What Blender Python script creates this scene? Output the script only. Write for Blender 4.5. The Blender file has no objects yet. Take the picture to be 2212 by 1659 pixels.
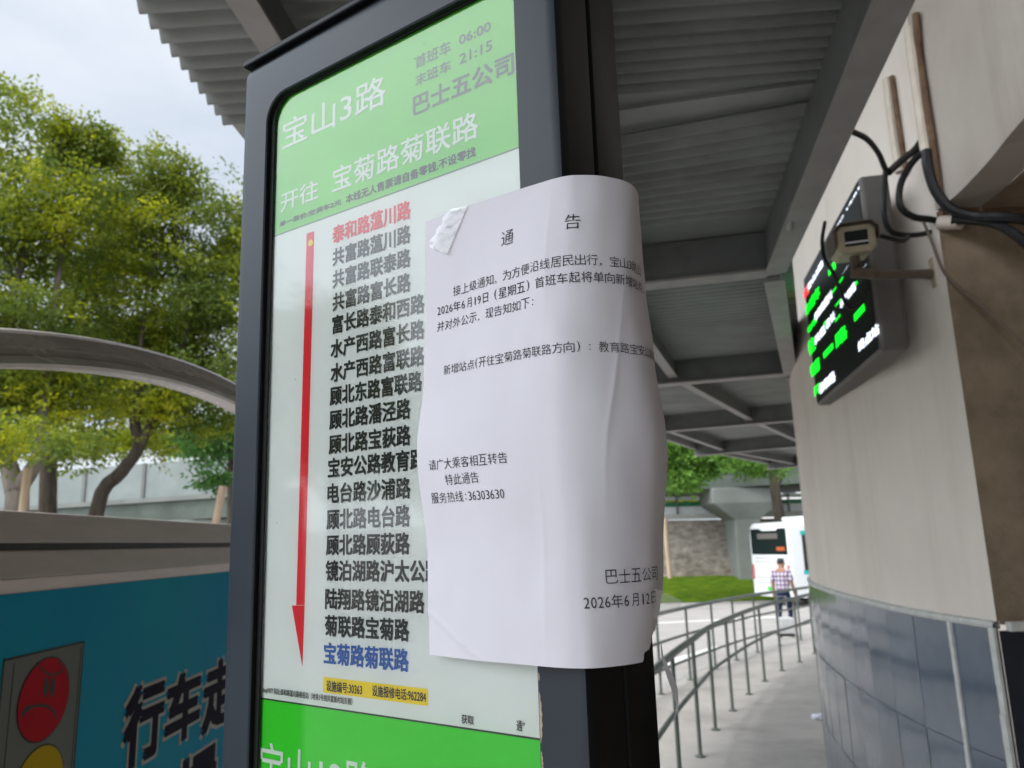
import bpy, bmesh, math, random
from mathutils import Vector, Matrix, noise
import numpy as np
random.seed(7); rng = np.random.default_rng(7)
S = bpy.context.scene
C = S.collection
# ------------------------------------------------------------------ camera
CX, CY, F, H = 1106.0, 829.5, 1662.0, 1.85          # 2212x1659 picture, eye 1.85 m above the paving
_up = np.array([880 - CX, 7250 + CY, -F]); _up /= np.linalg.norm(_up)
_fw = np.array([0, 0, -1.0]); _fw = _fw - _up * (_fw @ _up); _fw /= np.linalg.norm(_fw)
RW = np.array([np.cross(_fw, _up), _fw, _up])        # camera axes to world axes
EYE = np.array([0, 0, H])
cam = bpy.data.cameras.new('camera'); camo = bpy.data.objects.new('camera', cam); C.objects.link(camo)
M = Matrix(RW.tolist()).to_4x4(); M.translation = EYE
camo.matrix_world = M
cam.sensor_width = 36; cam.lens = 36 * F / 2212; cam.clip_start = 0.02; cam.clip_end = 3000
cam.dof.use_dof = True; cam.dof.focus_distance = 0.5; cam.dof.aperture_fstop = 15
S.camera = camo
# ------------------------------------------------------------------ sky, sun, exposure
SUN_EL, SUN_AZ = math.radians(58), math.radians(-128)   # azimuth from +Y towards +X: behind us to the left
SUN_DIR = Vector((math.sin(SUN_AZ) * math.cos(SUN_EL), math.cos(SUN_AZ) * math.cos(SUN_EL), math.sin(SUN_EL)))
W = bpy.data.worlds.new('World'); S.world = W; W.use_nodes = True
nt = W.node_tree; nt.nodes.clear()
def N(t, k, **kw):
    n = t.nodes.new(k)
    for a, b in kw.items(): setattr(n, a, b)
    return n
out = N(nt, 'ShaderNodeOutputWorld'); bg = N(nt, 'ShaderNodeBackground'); bg.inputs[1].default_value = 0.1
sky = N(nt, 'ShaderNodeTexSky', sky_type='NISHITA', sun_disc=False, sun_elevation=SUN_EL, sun_rotation=SUN_AZ)
sky.dust_density = 2.0
tc = N(nt, 'ShaderNodeTexCoord')
nz = N(nt, 'ShaderNodeTexNoise'); nz.inputs['Scale'].default_value = 2.2; nz.inputs['Detail'].default_value = 6; nz.inputs['Roughness'].default_value = 0.55
mp = N(nt, 'ShaderNodeMapping'); mp.inputs['Scale'].default_value = (1, 1, 2.0)
nt.links.new(tc.outputs['Generated'], mp.inputs[0]); nt.links.new(mp.outputs[0], nz.inputs[0])
cr = N(nt, 'ShaderNodeValToRGB')
cr.color_ramp.elements[0].position = 0.35; cr.color_ramp.elements[0].color = (5.9, 6.5, 7.4, 1)
cr.color_ramp.elements[1].position = 0.68; cr.color_ramp.elements[1].color = (8.4, 8.8, 9.2, 1)
nt.links.new(nz.outputs[0], cr.inputs[0])
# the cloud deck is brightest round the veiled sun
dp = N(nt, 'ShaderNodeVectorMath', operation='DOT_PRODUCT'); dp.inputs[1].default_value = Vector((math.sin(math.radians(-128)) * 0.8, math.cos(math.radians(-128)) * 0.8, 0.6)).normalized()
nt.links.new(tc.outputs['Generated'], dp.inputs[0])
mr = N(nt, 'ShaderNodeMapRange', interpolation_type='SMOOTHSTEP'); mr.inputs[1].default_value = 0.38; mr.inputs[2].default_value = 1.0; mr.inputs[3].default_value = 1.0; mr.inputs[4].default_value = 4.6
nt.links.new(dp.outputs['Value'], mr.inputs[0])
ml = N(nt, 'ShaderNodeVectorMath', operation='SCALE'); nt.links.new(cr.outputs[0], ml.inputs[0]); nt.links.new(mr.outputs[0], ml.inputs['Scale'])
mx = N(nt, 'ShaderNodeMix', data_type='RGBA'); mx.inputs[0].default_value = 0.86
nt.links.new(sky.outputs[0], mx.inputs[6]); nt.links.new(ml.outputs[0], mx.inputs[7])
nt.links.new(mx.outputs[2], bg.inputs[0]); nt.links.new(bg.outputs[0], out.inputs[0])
sl = bpy.data.lights.new('sun', 'SUN'); sl.energy = 1.5; sl.angle = math.radians(16); sl.color = (1.0, 0.95, 0.86)
so = bpy.data.objects.new('sun', sl); C.objects.link(so); so.rotation_euler = SUN_DIR.to_track_quat('Z', 'Y').to_euler(); so.location = (-10, -10, 30)
S.view_settings.view_transform = 'Standard'; S.view_settings.look = 'None'; S.view_settings.exposure = 0.35; S.view_settings.gamma = 1
S.render.engine = 'CYCLES'; S.cycles.max_bounces = 8; S.cycles.transparent_max_bounces = 12
S.cycles.sample_clamp_indirect = 6

# ------------------------------------------------------------------ measuring helpers
def ray(u, v): return RW @ np.array([u - CX, -(v - CY), -F])
def aty(u, v, y):                       # point at forward distance y
    r = ray(u, v); return r * (y / r[1]) + EYE
def atz(u, v, z):
    r = ray(u, v); return r * ((z - H) / r[2]) + EYE
def atx(u, v, x):
    r = ray(u, v); return r * (x / r[0]) + EYE
def gz(y): return -0.02 * min(max(y, -25), 46)
def atg(u, v):
    r = ray(u, v); t = -H / (r[2] + 0.02 * r[1]); return r * t + EYE
def onplane(u, v, p0, n):
    r = ray(u, v); return EYE + r * (((np.array(p0) - EYE) @ n) / (r @ n))
# axes of the bus stop sign: along its face, into it, up
sx = np.array([0.82647051, -0.56295216, -0.00560032]); sz = np.array([-0.00396766, -0.01577173, 0.99986775]); sy = np.cross(sz, sx)
SO = np.array([-0.05596256, 0.49449231, 2.06667816])
H0 = SO[2] + 0.012
def sg(u, v, yo):                       # point of the sign face (x along, z up) at depth yo
    r = ray(u, v); t = ((SO - EYE) @ sy + yo) / (r @ sy); p = r * t + EYE - SO
    return float(p @ sx), float(p @ sz)
SIGNM = Matrix((Vector((sx[0], sy[0], sz[0])), Vector((sx[1], sy[1], sz[1])), Vector((sx[2], sy[2], sz[2])))).to_4x4()

# ------------------------------------------------------------------ materials
def mat(name, col, rough=0.6, spec=0.5, metal=0.0, var=0.12, scale=6.0, bump=0.0, bscale=60.0, detail=5, col2=None, rvar=0.0, coat=0.0, stretch=None, stain=None, sstretch=(3.0, 3.0, .22), stcol=(.35, .27, .2)):
    m = bpy.data.materials.new(name); m.use_nodes = True; t = m.node_tree; b = t.nodes['Principled BSDF']
    b.inputs['Roughness'].default_value = rough; b.inputs['Specular IOR Level'].default_value = spec; b.inputs['Metallic'].default_value = metal
    b.inputs['Coat Weight'].default_value = coat
    co = N(t, 'ShaderNodeTexCoord'); src = co.outputs['Object']
    if stretch:
        mpn = N(t, 'ShaderNodeMapping'); mpn.inputs['Scale'].default_value = stretch; t.links.new(src, mpn.inputs[0]); src = mpn.outputs[0]
    n = N(t, 'ShaderNodeTexNoise'); n.inputs['Scale'].default_value = scale; n.inputs['Detail'].default_value = detail; n.inputs['Roughness'].default_value = 0.6
    t.links.new(src, n.inputs[0])
    r = N(t, 'ShaderNodeValToRGB'); c2 = col2 or tuple(min(1, c * (1 + var)) for c in col)
    c1 = tuple(c * (1 - var) for c in col) if col2 is None else col
    r.color_ramp.elements[0].position = 0.3; r.color_ramp.elements[1].position = 0.7
    r.color_ramp.elements[0].color = (*c1, 1); r.color_ramp.elements[1].color = (*c2, 1)
    t.links.new(n.outputs[0], r.inputs[0]); t.links.new(r.outputs[0], b.inputs['Base Color'])
    if stain:                                            # weathering: runs and blotches of dirt
        mp2 = N(t, 'ShaderNodeMapping'); mp2.inputs['Scale'].default_value = sstretch; t.links.new(co.outputs['Object'], mp2.inputs[0])
        n3 = N(t, 'ShaderNodeTexNoise'); n3.inputs['Scale'].default_value = 1.0; n3.inputs['Detail'].default_value = 9; n3.inputs['Roughness'].default_value = 0.68; t.links.new(mp2.outputs[0], n3.inputs[0])
        q3 = N(t, 'ShaderNodeMapRange'); q3.inputs[1].default_value = .50; q3.inputs[2].default_value = .82; q3.inputs[3].default_value = 0; q3.inputs[4].default_value = stain; t.links.new(n3.outputs[0], q3.inputs[0])
        m3 = N(t, 'ShaderNodeMix', data_type='RGBA', blend_type='MULTIPLY'); t.links.new(q3.outputs[0], m3.inputs[0]); t.links.new(r.outputs[0], m3.inputs[6]); m3.inputs[7].default_value = (*stcol, 1)
        t.links.new(m3.outputs[2], b.inputs['Base Color'])
    if rvar:
        q = N(t, 'ShaderNodeMapRange'); q.inputs[3].default_value = max(0.02, rough - rvar); q.inputs[4].default_value = rough + rvar
        t.links.new(n.outputs[0], q.inputs[0]); t.links.new(q.outputs[0], b.inputs['Roughness'])
    if bump:
        n2 = N(t, 'ShaderNodeTexNoise'); n2.inputs['Scale'].default_value = bscale; n2.inputs['Detail'].default_value = 4
        t.links.new(src, n2.inputs[0])
        bp = N(t, 'ShaderNodeBump'); bp.inputs['Strength'].default_value = bump; bp.inputs['Distance'].default_value = 0.01
        t.links.new(n2.outputs[0], bp.inputs['Height']); t.links.new(bp.outputs[0], b.inputs['Normal'])
    return m
def emit(name, col, s):
    m = bpy.data.materials.new(name); m.use_nodes = True; t = m.node_tree; b = t.nodes['Principled BSDF']
    b.inputs['Base Color'].default_value = (*[c * .3 for c in col], 1); b.inputs['Emission Color'].default_value = (*col, 1); b.inputs['Emission Strength'].default_value = s
    return m
def leafmat(name):
    m = bpy.data.materials.new(name); m.use_nodes = True; t = m.node_tree; t.nodes.clear()
    o = N(t, 'ShaderNodeOutputMaterial'); a = N(t, 'ShaderNodeAttribute', attribute_name='Col')
    d = N(t, 'ShaderNodeBsdfDiffuse'); tr = N(t, 'ShaderNodeBsdfTranslucent'); g = N(t, 'ShaderNodeBsdfGlossy'); g.inputs['Roughness'].default_value = 0.45
    x = N(t, 'ShaderNodeMixShader'); x.inputs[0].default_value = 0.50; y = N(t, 'ShaderNodeMixShader'); y.inputs[0].default_value = 0.02
    t.links.new(a.outputs[0], d.inputs[0]); t.links.new(a.outputs[0], tr.inputs[0])
    t.links.new(d.outputs[0], x.inputs[1]); t.links.new(tr.outputs[0], x.inputs[2])
    t.links.new(x.outputs[0], y.inputs[1]); t.links.new(g.outputs[0], y.inputs[2]); t.links.new(y.outputs[0], o.inputs[0])
    return m
def glassmat(name, refl=0.045, tint=(1, 1, 1)):
    m = bpy.data.materials.new(name); m.use_nodes = True; t = m.node_tree; t.nodes.clear()
    o = N(t, 'ShaderNodeOutputMaterial'); tr = N(t, 'ShaderNodeBsdfTransparent'); tr.inputs[0].default_value = (*tint, 1)
    g = N(t, 'ShaderNodeBsdfGlossy'); g.inputs['Roughness'].default_value = 0.055
    lw = N(t, 'ShaderNodeFresnel'); lw.inputs[0].default_value = 1.5
    ad = N(t, 'ShaderNodeMath', operation='MULTIPLY_ADD'); ad.inputs[1].default_value = 1.55; ad.inputs[2].default_value = refl - 0.045
    t.links.new(lw.outputs[0], ad.inputs[0])
    x = N(t, 'ShaderNodeMixShader'); t.links.new(ad.outputs[0], x.inputs[0]); t.links.new(tr.outputs[0], x.inputs[1]); t.links.new(g.outputs[0], x.inputs[2])
    t.links.new(x.outputs[0], o.inputs[0])
    return m
MT = dict(
    frame=mat('slate_powder_coat', (0.027, 0.034, 0.043), 0.40, 0.28, var=0.15, scale=9, bump=0.05, bscale=900, rvar=0.04),
    profile=mat('black_profile', (0.007, 0.008, 0.010), 0.38, 0.16, var=0.2, scale=9, bump=0.05, bscale=900),
    rubber=mat('black_rubber', (0.006, 0.006, 0.006), 0.6, 0.3, bump=0.2, bscale=300),
    white=mat('print_white', (0.69, 0.735, 0.69), 0.55, 0.3, var=0.03, scale=14),
    green=mat('print_green', (0.030, 0.60, 0.016), 0.55, 0.3, var=0.03, scale=14),
    pgreen=mat('print_green_hazed', (0.145, 0.56, 0.075), 0.55, 0.3, var=0.05, scale=12),  # green print with the glare on the acrylic put into its colour
    ink=mat('print_black', (0.010, 0.016, 0.013), 0.5, 0.3),
    grey=mat('print_grey', (0.09, 0.14, 0.12), 0.5, 0.3),
    red=mat('print_red', (0.66, 0.008, 0.022), 0.5, 0.3, var=0.04),
    blue=mat('print_blue', (0.006, 0.085, 0.34), 0.5, 0.3, var=0.04),
    yellow=mat('print_yellow', (0.80, 0.60, 0.005), 0.5, 0.3, var=0.03),
    glass=glassmat('acrylic_sheet', 0.045),
    paper=mat('office_paper', (0.62, 0.605, 0.65), 0.85, 0.15, var=0.012, scale=30, bump=0.03, bscale=1200),
    pink=mat('toner', (0.025, 0.028, 0.034), 0.7, 0.2),
    alu=mat('grey_aluminium', (0.52, 0.46, 0.42), 0.45, 0.4, 0.0, var=0.12, scale=25, bump=0.05, bscale=200, stretch=(1, .15, 1), rvar=.08),
    tube=mat('worn_steel_tube', (0.42, 0.37, 0.34), 0.26, 0.7, 0.35, var=0.15, scale=22, stretch=(1, .1, 1), rvar=.08),
    alulip=mat('pale_aluminium', (0.72, 0.61, 0.57), 0.45, 0.5, var=0.1, scale=30, stretch=(1, .15, 1)),
    teal=mat('poster_teal', (0.006, 0.29, 0.54), 0.6, 0.08, col2=(0.010, 0.42, 0.56), scale=1.3, detail=2),
    pwhite=mat('poster_white', (0.55, 0.55, 0.52), 0.7, 0.08, var=0.04),
    pgrey=mat('poster_grey', (0.22, 0.24, 0.22), 0.7, 0.08, var=0.04),
    pred=mat('poster_red', (0.56, 0.016, 0.03), 0.7, 0.08, var=0.06),
    pyel=mat('poster_yellow', (0.60, 0.42, 0.012), 0.7, 0.08, var=0.06),
    pnavy=mat('poster_navy', (0.014, 0.012, 0.03), 0.7, 0.08),
    steel=mat('roof_steel', (0.255, 0.27, 0.26), 0.5, 0.4, var=0.12, scale=3.0, rvar=.08, stain=.7, sstretch=(1.2, 5, 1), stcol=(.4, .33, .28)),
    flat=mat('roof_flat_panel', (0.31, 0.325, 0.31), 0.5, 0.4, var=0.08, scale=3.0, stain=.6, sstretch=(2, 2, 2), stcol=(.5, .45, .4)),
    beam=mat('beam_paint', (0.145, 0.155, 0.15), 0.5, 0.4, var=0.14, scale=6, rvar=.08, stain=.7, sstretch=(2, 2, 5), stcol=(.5, .4, .3)),
    flange=mat('beam_paint_lit', (0.30, 0.285, 0.275), 0.5, 0.4, var=0.12, scale=8),  # beam paint made paler for the lit undersides; the conduit shares it
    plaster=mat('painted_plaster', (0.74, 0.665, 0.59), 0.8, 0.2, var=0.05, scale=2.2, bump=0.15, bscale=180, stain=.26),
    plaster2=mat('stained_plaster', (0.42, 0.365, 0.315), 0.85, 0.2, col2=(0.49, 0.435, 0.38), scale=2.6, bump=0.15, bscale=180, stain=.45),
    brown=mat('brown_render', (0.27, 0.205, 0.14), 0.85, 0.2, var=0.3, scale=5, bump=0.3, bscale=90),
    tile=mat('blue_grey_tile', (0.095, 0.125, 0.165), 0.13, 0.6, var=0.15, scale=5, rvar=.05),
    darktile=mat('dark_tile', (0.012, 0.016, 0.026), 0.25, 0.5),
    grout=mat('white_grout', (0.56, 0.56, 0.53), 0.6, 0.3, var=0.15, scale=20),
    thin=mat('thin_grout', (0.17, 0.19, 0.20), 0.6, 0.3),
    pave=mat('paving_concrete', (0.41, 0.385, 0.355), 0.75, 0.3, var=0.12, scale=2.0, bump=0.25, bscale=160, rvar=.1, detail=8, stain=.8, sstretch=(.9, .9, .9), stcol=(.45, .42, .38)),
    road=mat('worn_road', (0.37, 0.345, 0.325), 0.85, 0.2, var=0.1, scale=1.2, bump=0.3, bscale=90, detail=8, stain=.6, sstretch=(.35, .35, .35), stcol=(.5, .48, .45)),
    line=mat('road_paint', (0.68, 0.67, 0.64), 0.7, 0.2, var=0.12, scale=9),
    kerb=mat('kerb_stone', (0.36, 0.35, 0.33), 0.8, 0.2, var=0.12, scale=5, bump=.2),
    rail=mat('grey_green_rail', (0.13, 0.145, 0.125), 0.38, 0.5, 0.35, var=0.15, scale=8),
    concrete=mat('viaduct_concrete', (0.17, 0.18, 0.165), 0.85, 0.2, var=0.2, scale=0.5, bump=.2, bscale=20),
    dconcrete=mat('shaded_concrete', (0.085, 0.10, 0.085), 0.85, 0.2, var=0.3, scale=0.6, bump=.2, bscale=20),  # darker copy of the concrete, the viaduct's shade put into the colour
    barrier=mat('noise_panel', (0.20, 0.225, 0.215), 0.6, 0.3, var=0.1, scale=0.8),
    stone=mat('rubble_stone', (0.10, 0.085, 0.07), 0.9, 0.2, col2=(0.30, 0.265, 0.225), scale=2.4, bump=1.0, bscale=9, detail=10, stretch=(1, 1, 1.8), stain=.9, sstretch=(.5, .5, .8), stcol=(.3, .26, .22)),
    bark=mat('bark', (0.045, 0.035, 0.026), 0.9, 0.2, col2=(0.095, 0.08, 0.062), scale=9, bump=.8, bscale=22, stretch=(1, 1, .25)),
    palebark=mat('pale_bark', (0.11, 0.095, 0.08), 0.9, 0.2, col2=(0.22, 0.19, 0.16), scale=7, bump=.8, bscale=22, stretch=(1, 1, .25)),
    wood=mat('stake_wood', (0.40, 0.30, 0.21), 0.8, 0.2, var=0.2, scale=10, stretch=(1, 1, .1)),
    grass=mat('mown_grass', (0.035, 0.085, 0.006), 0.9, 0.05, col2=(0.10, 0.145, 0.010), scale=2.2, bump=1, bscale=25, detail=8),
    leaf=leafmat('leaf'),
    busw=mat('bus_white_paint', (0.66, 0.675, 0.665), 0.25, 0.5, var=0.02, coat=.3),
    busglass=mat('bus_dark_glass', (0.012, 0.020, 0.018), 0.06, 0.5),
    busteal=mat('bus_teal_stripe', (0.0, 0.42, 0.38), 0.3, 0.5),
    lampred=mat('lamp_red', (0.55, 0.02, 0.015), 0.3, 0.5),
    plateg=mat('plate_green', (0.03, 0.5, 0.08), 0.4, 0.4),
    orange=mat('plate_orange', (0.45, 0.10, 0.03), 0.4, 0.4),
    black=mat('black_plastic', (0.010, 0.010, 0.011), 0.45, 0.4, bump=.1),
    boxgrey=mat('cabinet_grey', (0.115, 0.105, 0.095), 0.5, 0.4, var=0.1, scale=9),
    screen=mat('screen_black', (0.009, 0.012, 0.010), 0.5, 0.12),
    camw=mat('aged_cream_plastic', (0.40, 0.34, 0.24), 0.55, 0.4, var=0.15, scale=30),
    camarm=mat('grimy_arm_paint', (0.16, 0.125, 0.095), 0.6, 0.4, var=0.25, scale=20),
    lens=mat('lens_window', (0.004, 0.005, 0.006), 0.3, 0.15),
    pipe=mat('cream_pipe', (0.62, 0.54, 0.45), 0.6, 0.3, var=0.12, scale=12),
    rust=mat('rusty_pipe', (0.085, 0.045, 0.025), 0.8, 0.3, col2=(0.20, 0.13, 0.08), scale=14),
    skin=mat('skin', (0.33, 0.17, 0.11), 0.6, 0.4), hair=mat('grey_hair', (0.045, 0.045, 0.05), 0.8, 0.3, var=.3, scale=60),
    jeans=mat('dark_jeans', (0.012, 0.022, 0.055), 0.9, 0.2, var=.2, scale=20), shoe=mat('white_shoe', (0.6, 0.6, 0.58), 0.6, 0.3),
    case=mat('pale_case', (0.55, 0.55, 0.55), 0.4, 0.4), scrap=mat('paper_scrap', (0.72, 0.72, 0.80), 0.8, 0.2, var=.05),
    rail_white=mat('guard_white', (0.62, 0.64, 0.65), 0.5, 0.3), rail_green=mat('guard_green', (0.02, 0.17, 0.075), 0.5, 0.4),
    hwin=mat('house_window', (0.06, 0.07, 0.09), 0.2, 0.5), house=mat('house_wall', (0.62, 0.60, 0.58), 0.8, 0.2, var=.05),
)
def tapemat():
    m = glassmat('clear_tape', 0.09, (0.97, 0.97, 0.97)); t = m.node_tree
    g = [n for n in t.nodes if n.type == 'BSDF_GLOSSY'][0]; g.inputs['Roughness'].default_value = 0.22
    o = [n for n in t.nodes if n.type == 'OUTPUT_MATERIAL'][0]; x = [n for n in t.nodes if n.type == 'MIX_SHADER'][0]
    d = N(t, 'ShaderNodeBsdfDiffuse'); d.inputs[0].default_value = (0.75, 0.75, 0.72, 1); y = N(t, 'ShaderNodeMixShader'); y.inputs[0].default_value = 0.20
    t.links.new(x.outputs[0], y.inputs[1]); t.links.new(d.outputs[0], y.inputs[2]); t.links.new(y.outputs[0], o.inputs[0])
    return m
MT['tape'] = tapemat()
MT['chip'] = mat('bare_primer', (0.36, 0.29, 0.22), 0.8, 0.2, var=.2, scale=200)
def plaid():
    m = bpy.data.materials.new('plaid_cotton'); m.use_nodes = True; t = m.node_tree; b = t.nodes['Principled BSDF']; b.inputs['Roughness'].default_value = .9
    co = N(t, 'ShaderNodeTexCoord'); w = N(t, 'ShaderNodeTexWave', bands_direction='Z'); w.inputs['Scale'].default_value = 3.2; w2 = N(t, 'ShaderNodeTexWave', bands_direction='X'); w2.inputs['Scale'].default_value = 3.6
    t.links.new(co.outputs['Object'], w.inputs[0]); t.links.new(co.outputs['Object'], w2.inputs[0])
    a = N(t, 'ShaderNodeMath', operation='MULTIPLY'); t.links.new(w.outputs['Fac'], a.inputs[0]); t.links.new(w2.outputs['Fac'], a.inputs[1])
    r = N(t, 'ShaderNodeValToRGB'); r.color_ramp.elements[0].position = .05; r.color_ramp.elements[0].color = (.13, .10, .17, 1); r.color_ramp.elements[1].position = .3; r.color_ramp.elements[1].color = (.60, .52, .60, 1)
    t.links.new(a.outputs[0], r.inputs[0]); t.links.new(r.outputs[0], b.inputs['Base Color'])
    return m
MT['plaid'] = plaid()

# ------------------------------------------------------------------ mesh helpers
class MB:
    def __init__(s): s.v, s.f, s.m = [], [], []
    def add(s, vs, fs, mi=0):
        k = len(s.v); s.v += [tuple(map(float, p)) for p in vs]; s.f += [tuple(i + k for i in f) for f in fs]; s.m += [mi] * len(fs); return s
    def box(s, a, b, mi=0, tf=None):
        (x0, y0, z0), (x1, y1, z1) = a, b
        vs = [(x, y, z) for z in (z0, z1) for y in (y0, y1) for x in (x0, x1)]
        if tf: vs = [tf(p) for p in vs]
        return s.add(vs, [(0, 2, 3, 1), (4, 5, 7, 6), (0, 1, 5, 4), (2, 6, 7, 3), (0, 4, 6, 2), (1, 3, 7, 5)], mi)
    def quad(s, a, b, c, d, mi=0): return s.add([a, b, c, d], [(0, 1, 2, 3)], mi)
    def prism(s, poly, z0, z1, mi=0):
        n = len(poly)
        vs = [(*p, z0(p) if callable(z0) else z0) for p in poly] + [(*p, z1(p) if callable(z1) else z1) for p in poly]
        fs = [tuple(range(n - 1, -1, -1)), tuple(range(n, 2 * n))] + [(i, (i + 1) % n, n + (i + 1) % n, n + i) for i in range(n)]
        return s.add(vs, fs, mi)
    def tube(s, pts, r, seg=10, mi=0, cap=True):
        P = [np.array(p, float) for p in pts]; n = len(P); rr = [r] * n if not hasattr(r, '__len__') else r
        vs, fs = [], []; prev = None
        for i in range(n):
            d = P[min(i + 1, n - 1)] - P[max(i - 1, 0)]; d /= np.linalg.norm(d) + 1e-12
            a = np.cross(d, [0, 0, 1.0]) if prev is None else prev - d * (prev @ d)
            if np.linalg.norm(a) < 1e-4: a = np.cross(d, [1.0, 0, 0])
            a /= np.linalg.norm(a); prev = a; b = np.cross(d, a)
            for k in range(seg):
                t = 2 * math.pi * k / seg; vs.append(P[i] + rr[i] * (a * math.cos(t) + b * math.sin(t)))
        for i in range(n - 1):
            for k in range(seg):
                fs.append((i * seg + k, i * seg + (k + 1) % seg, (i + 1) * seg + (k + 1) % seg, (i + 1) * seg + k))
        if cap: fs += [tuple(range(seg - 1, -1, -1)), tuple(range((n - 1) * seg, n * seg))]
        return s.add(vs, fs, mi)
    def bar(s, p, q, w, h, mi=0, upv=(0, 0, 1)):           # rectangular bar from p to q (top centre line), w wide, h deep downward
        p, q = np.array(p, float), np.array(q, float); d = q - p; d /= np.linalg.norm(d); sd = np.cross(d, upv); sd /= np.linalg.norm(sd); u = np.cross(sd, d)
        vs = [e + sd * a * w / 2 + u * b for e in (p, q) for a, b in ((-1, 0), (1, 0), (1, -h), (-1, -h))]
        return s.add(vs, [(0, 1, 2, 3), (7, 6, 5, 4), (0, 4, 5, 1), (1, 5, 6, 2), (2, 6, 7, 3), (3, 7, 4, 0)], mi)
    def loft(s, loops, mi=0, close=True, capa=False, capb=False):
        n = len(loops[0]); vs = [p for l in loops for p in l]; fs = []
        for i in range(len(loops) - 1):
            for k in range(n if close else n - 1): fs.append((i * n + k, i * n + (k + 1) % n, (i + 1) * n + (k + 1) % n, (i + 1) * n + k))
        if capa: fs.append(tuple(range(n - 1, -1, -1)))
        if capb: fs.append(tuple(range((len(loops) - 1) * n, len(loops) * n)))
        return s.add(vs, fs, mi)
    def build(s, name, mats, parent=None, smooth=False, bevel=0, org=None, M=None, angle=40):
        me = bpy.data.meshes.new(name)
        off = np.zeros(3) if org is None else np.array(org, float)
        me.from_pydata([tuple(np.array(p) - off) for p in s.v], [], s.f)
        for m in (mats if isinstance(mats, (list, tuple)) else [mats]): me.materials.append(MT[m] if isinstance(m, str) else m)
        me.polygons.foreach_set('material_index', s.m)
        bm = bmesh.new(); bm.from_mesh(me); bmesh.ops.recalc_face_normals(bm, faces=bm.faces) if smooth or bevel else None; bm.to_mesh(me); bm.free()
        o = bpy.data.objects.new(name, me); C.objects.link(o)
        if org is not None: o.location = off
        if M is not None: o.matrix_world = M
        if parent is not None:
            o.parent = parent
            if org is not None: o.location = off - np.array(parent['_org']) if '_org' in parent else off
        if smooth:
            me.shade_smooth()
            try: me.set_sharp_from_angle(angle=math.radians(angle))
            except Exception: pass
        if bevel:
            b = o.modifiers.new('bevel', 'BEVEL'); b.width = bevel; b.segments = 2; b.limit_method = 'ANGLE'
        return o
def tag(o, label=None, cat=None, group=None, kind=None):
    if label: o['label'] = label
    if cat: o['category'] = cat
    if group: o['group'] = group
    if kind: o['kind'] = kind
    return o
class Thing:
    """an Empty at the base of a thing; parts are built in world coordinates and parented to it"""
    def __init__(s, name, label, cat, base, group=None, M=None):
        s.o = bpy.data.objects.new(name, None); C.objects.link(s.o); s.o.empty_display_size = 0.1
        s.M = Matrix.Translation(Vector([float(x) for x in base])) if M is None else M
        s.o.matrix_world = s.M; s.inv = s.M.inverted(); tag(s.o, label, cat, group)
    def part(s, mb, name, mats, parent=None, local=False, **k):
        if not local: mb.v = [tuple(s.inv @ Vector(p)) for p in mb.v]
        o = mb.build(name, mats, None, **k); o.parent = parent or s.o; return o
def copy_tree(o, parent=None):
    c = o.copy(); C.objects.link(c)
    if parent is not None: c.parent = parent
    for ch in list(o.children): copy_tree(ch, c)
    return c
_tc = {}
def glyphs(body, off=0.0):
    """outline of a line of writing, in a box from 0,0 to 1,1, with its aspect"""
    if (body, off) in _tc: return _tc[(body, off)]
    c = bpy.data.curves.new('t', 'FONT'); c.body = body; c.size = 1; c.offset = off; c.resolution_u = 3; c.fill_mode = 'FRONT'
    o = bpy.data.objects.new('t', c); C.objects.link(o); dg = bpy.context.evaluated_depsgraph_get(); dg.update()
    me = bpy.data.meshes.new_from_object(o.evaluated_get(dg))
    v = np.array([p.co[:2] for p in me.vertices]); f = [tuple(p.vertices) for p in me.polygons]
    bpy.data.objects.remove(o); bpy.data.curves.remove(c); bpy.data.meshes.remove(me)
    mn, mx_ = v.min(0), v.max(0); _tc[(body, off)] = ((v - mn) / (mx_ - mn), f, mx_ - mn); return _tc[(body, off)]
def write(mb, body, fn, mi, off=0.012):
    """put writing through fn(a, b, lift), a and b from 0 to 1 over its box; heavy faces are struck five times"""
    v, f, wh = glyphs(body, min(off, 0.0)); cop = [(0, 0)] if off <= 0 else [(0, 0), (off, off), (-off, -off), (off, -off), (-off, off)]
    for k, (p, q_) in enumerate(cop): mb.add([fn(a + p / wh[0], b + q_ / wh[1], k * 1.6e-5) for a, b in v], f, mi)
def rrect(x0, x1, z0, z1, r, n=6):
    pts = []
    for cx, cz, a in ((x1 - r, z0 + r, -90), (x1 - r, z1 - r, 0), (x0 + r, z1 - r, 90), (x0 + r, z0 + r, 180)):
        for k in range(n + 1):
            t = math.radians(a + 90 * k / n); pts.append((cx + r * math.cos(t), cz + r * math.sin(t)))
    return pts

# ================================================================== GROUND
def sheet(name, poly, dz, m, th=0.0):
    mb = MB()
    if th: mb.prism(poly, lambda p: gz(p[1]) + dz - th, lambda p: gz(p[1]) + dz)
    else: mb.add([(*p, gz(p[1]) + dz) for p in poly], [tuple(range(len(poly)))])
    o = mb.build(name, m); o['kind'] = 'structure'; return o
# one sheet of ground to the horizon, bent once where the slope ends
g = MB(); ys = [-400, -25, 0, 46, 1500]
vs = [(x, y, gz(y) - 0.13) for y in ys for x in (-1500, 1500)]
g.add(vs, [(2 * i, 2 * i + 1, 2 * i + 3, 2 * i + 2) for i in range(4)])
tag(g.build('road', 'road'), kind='structure')
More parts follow.
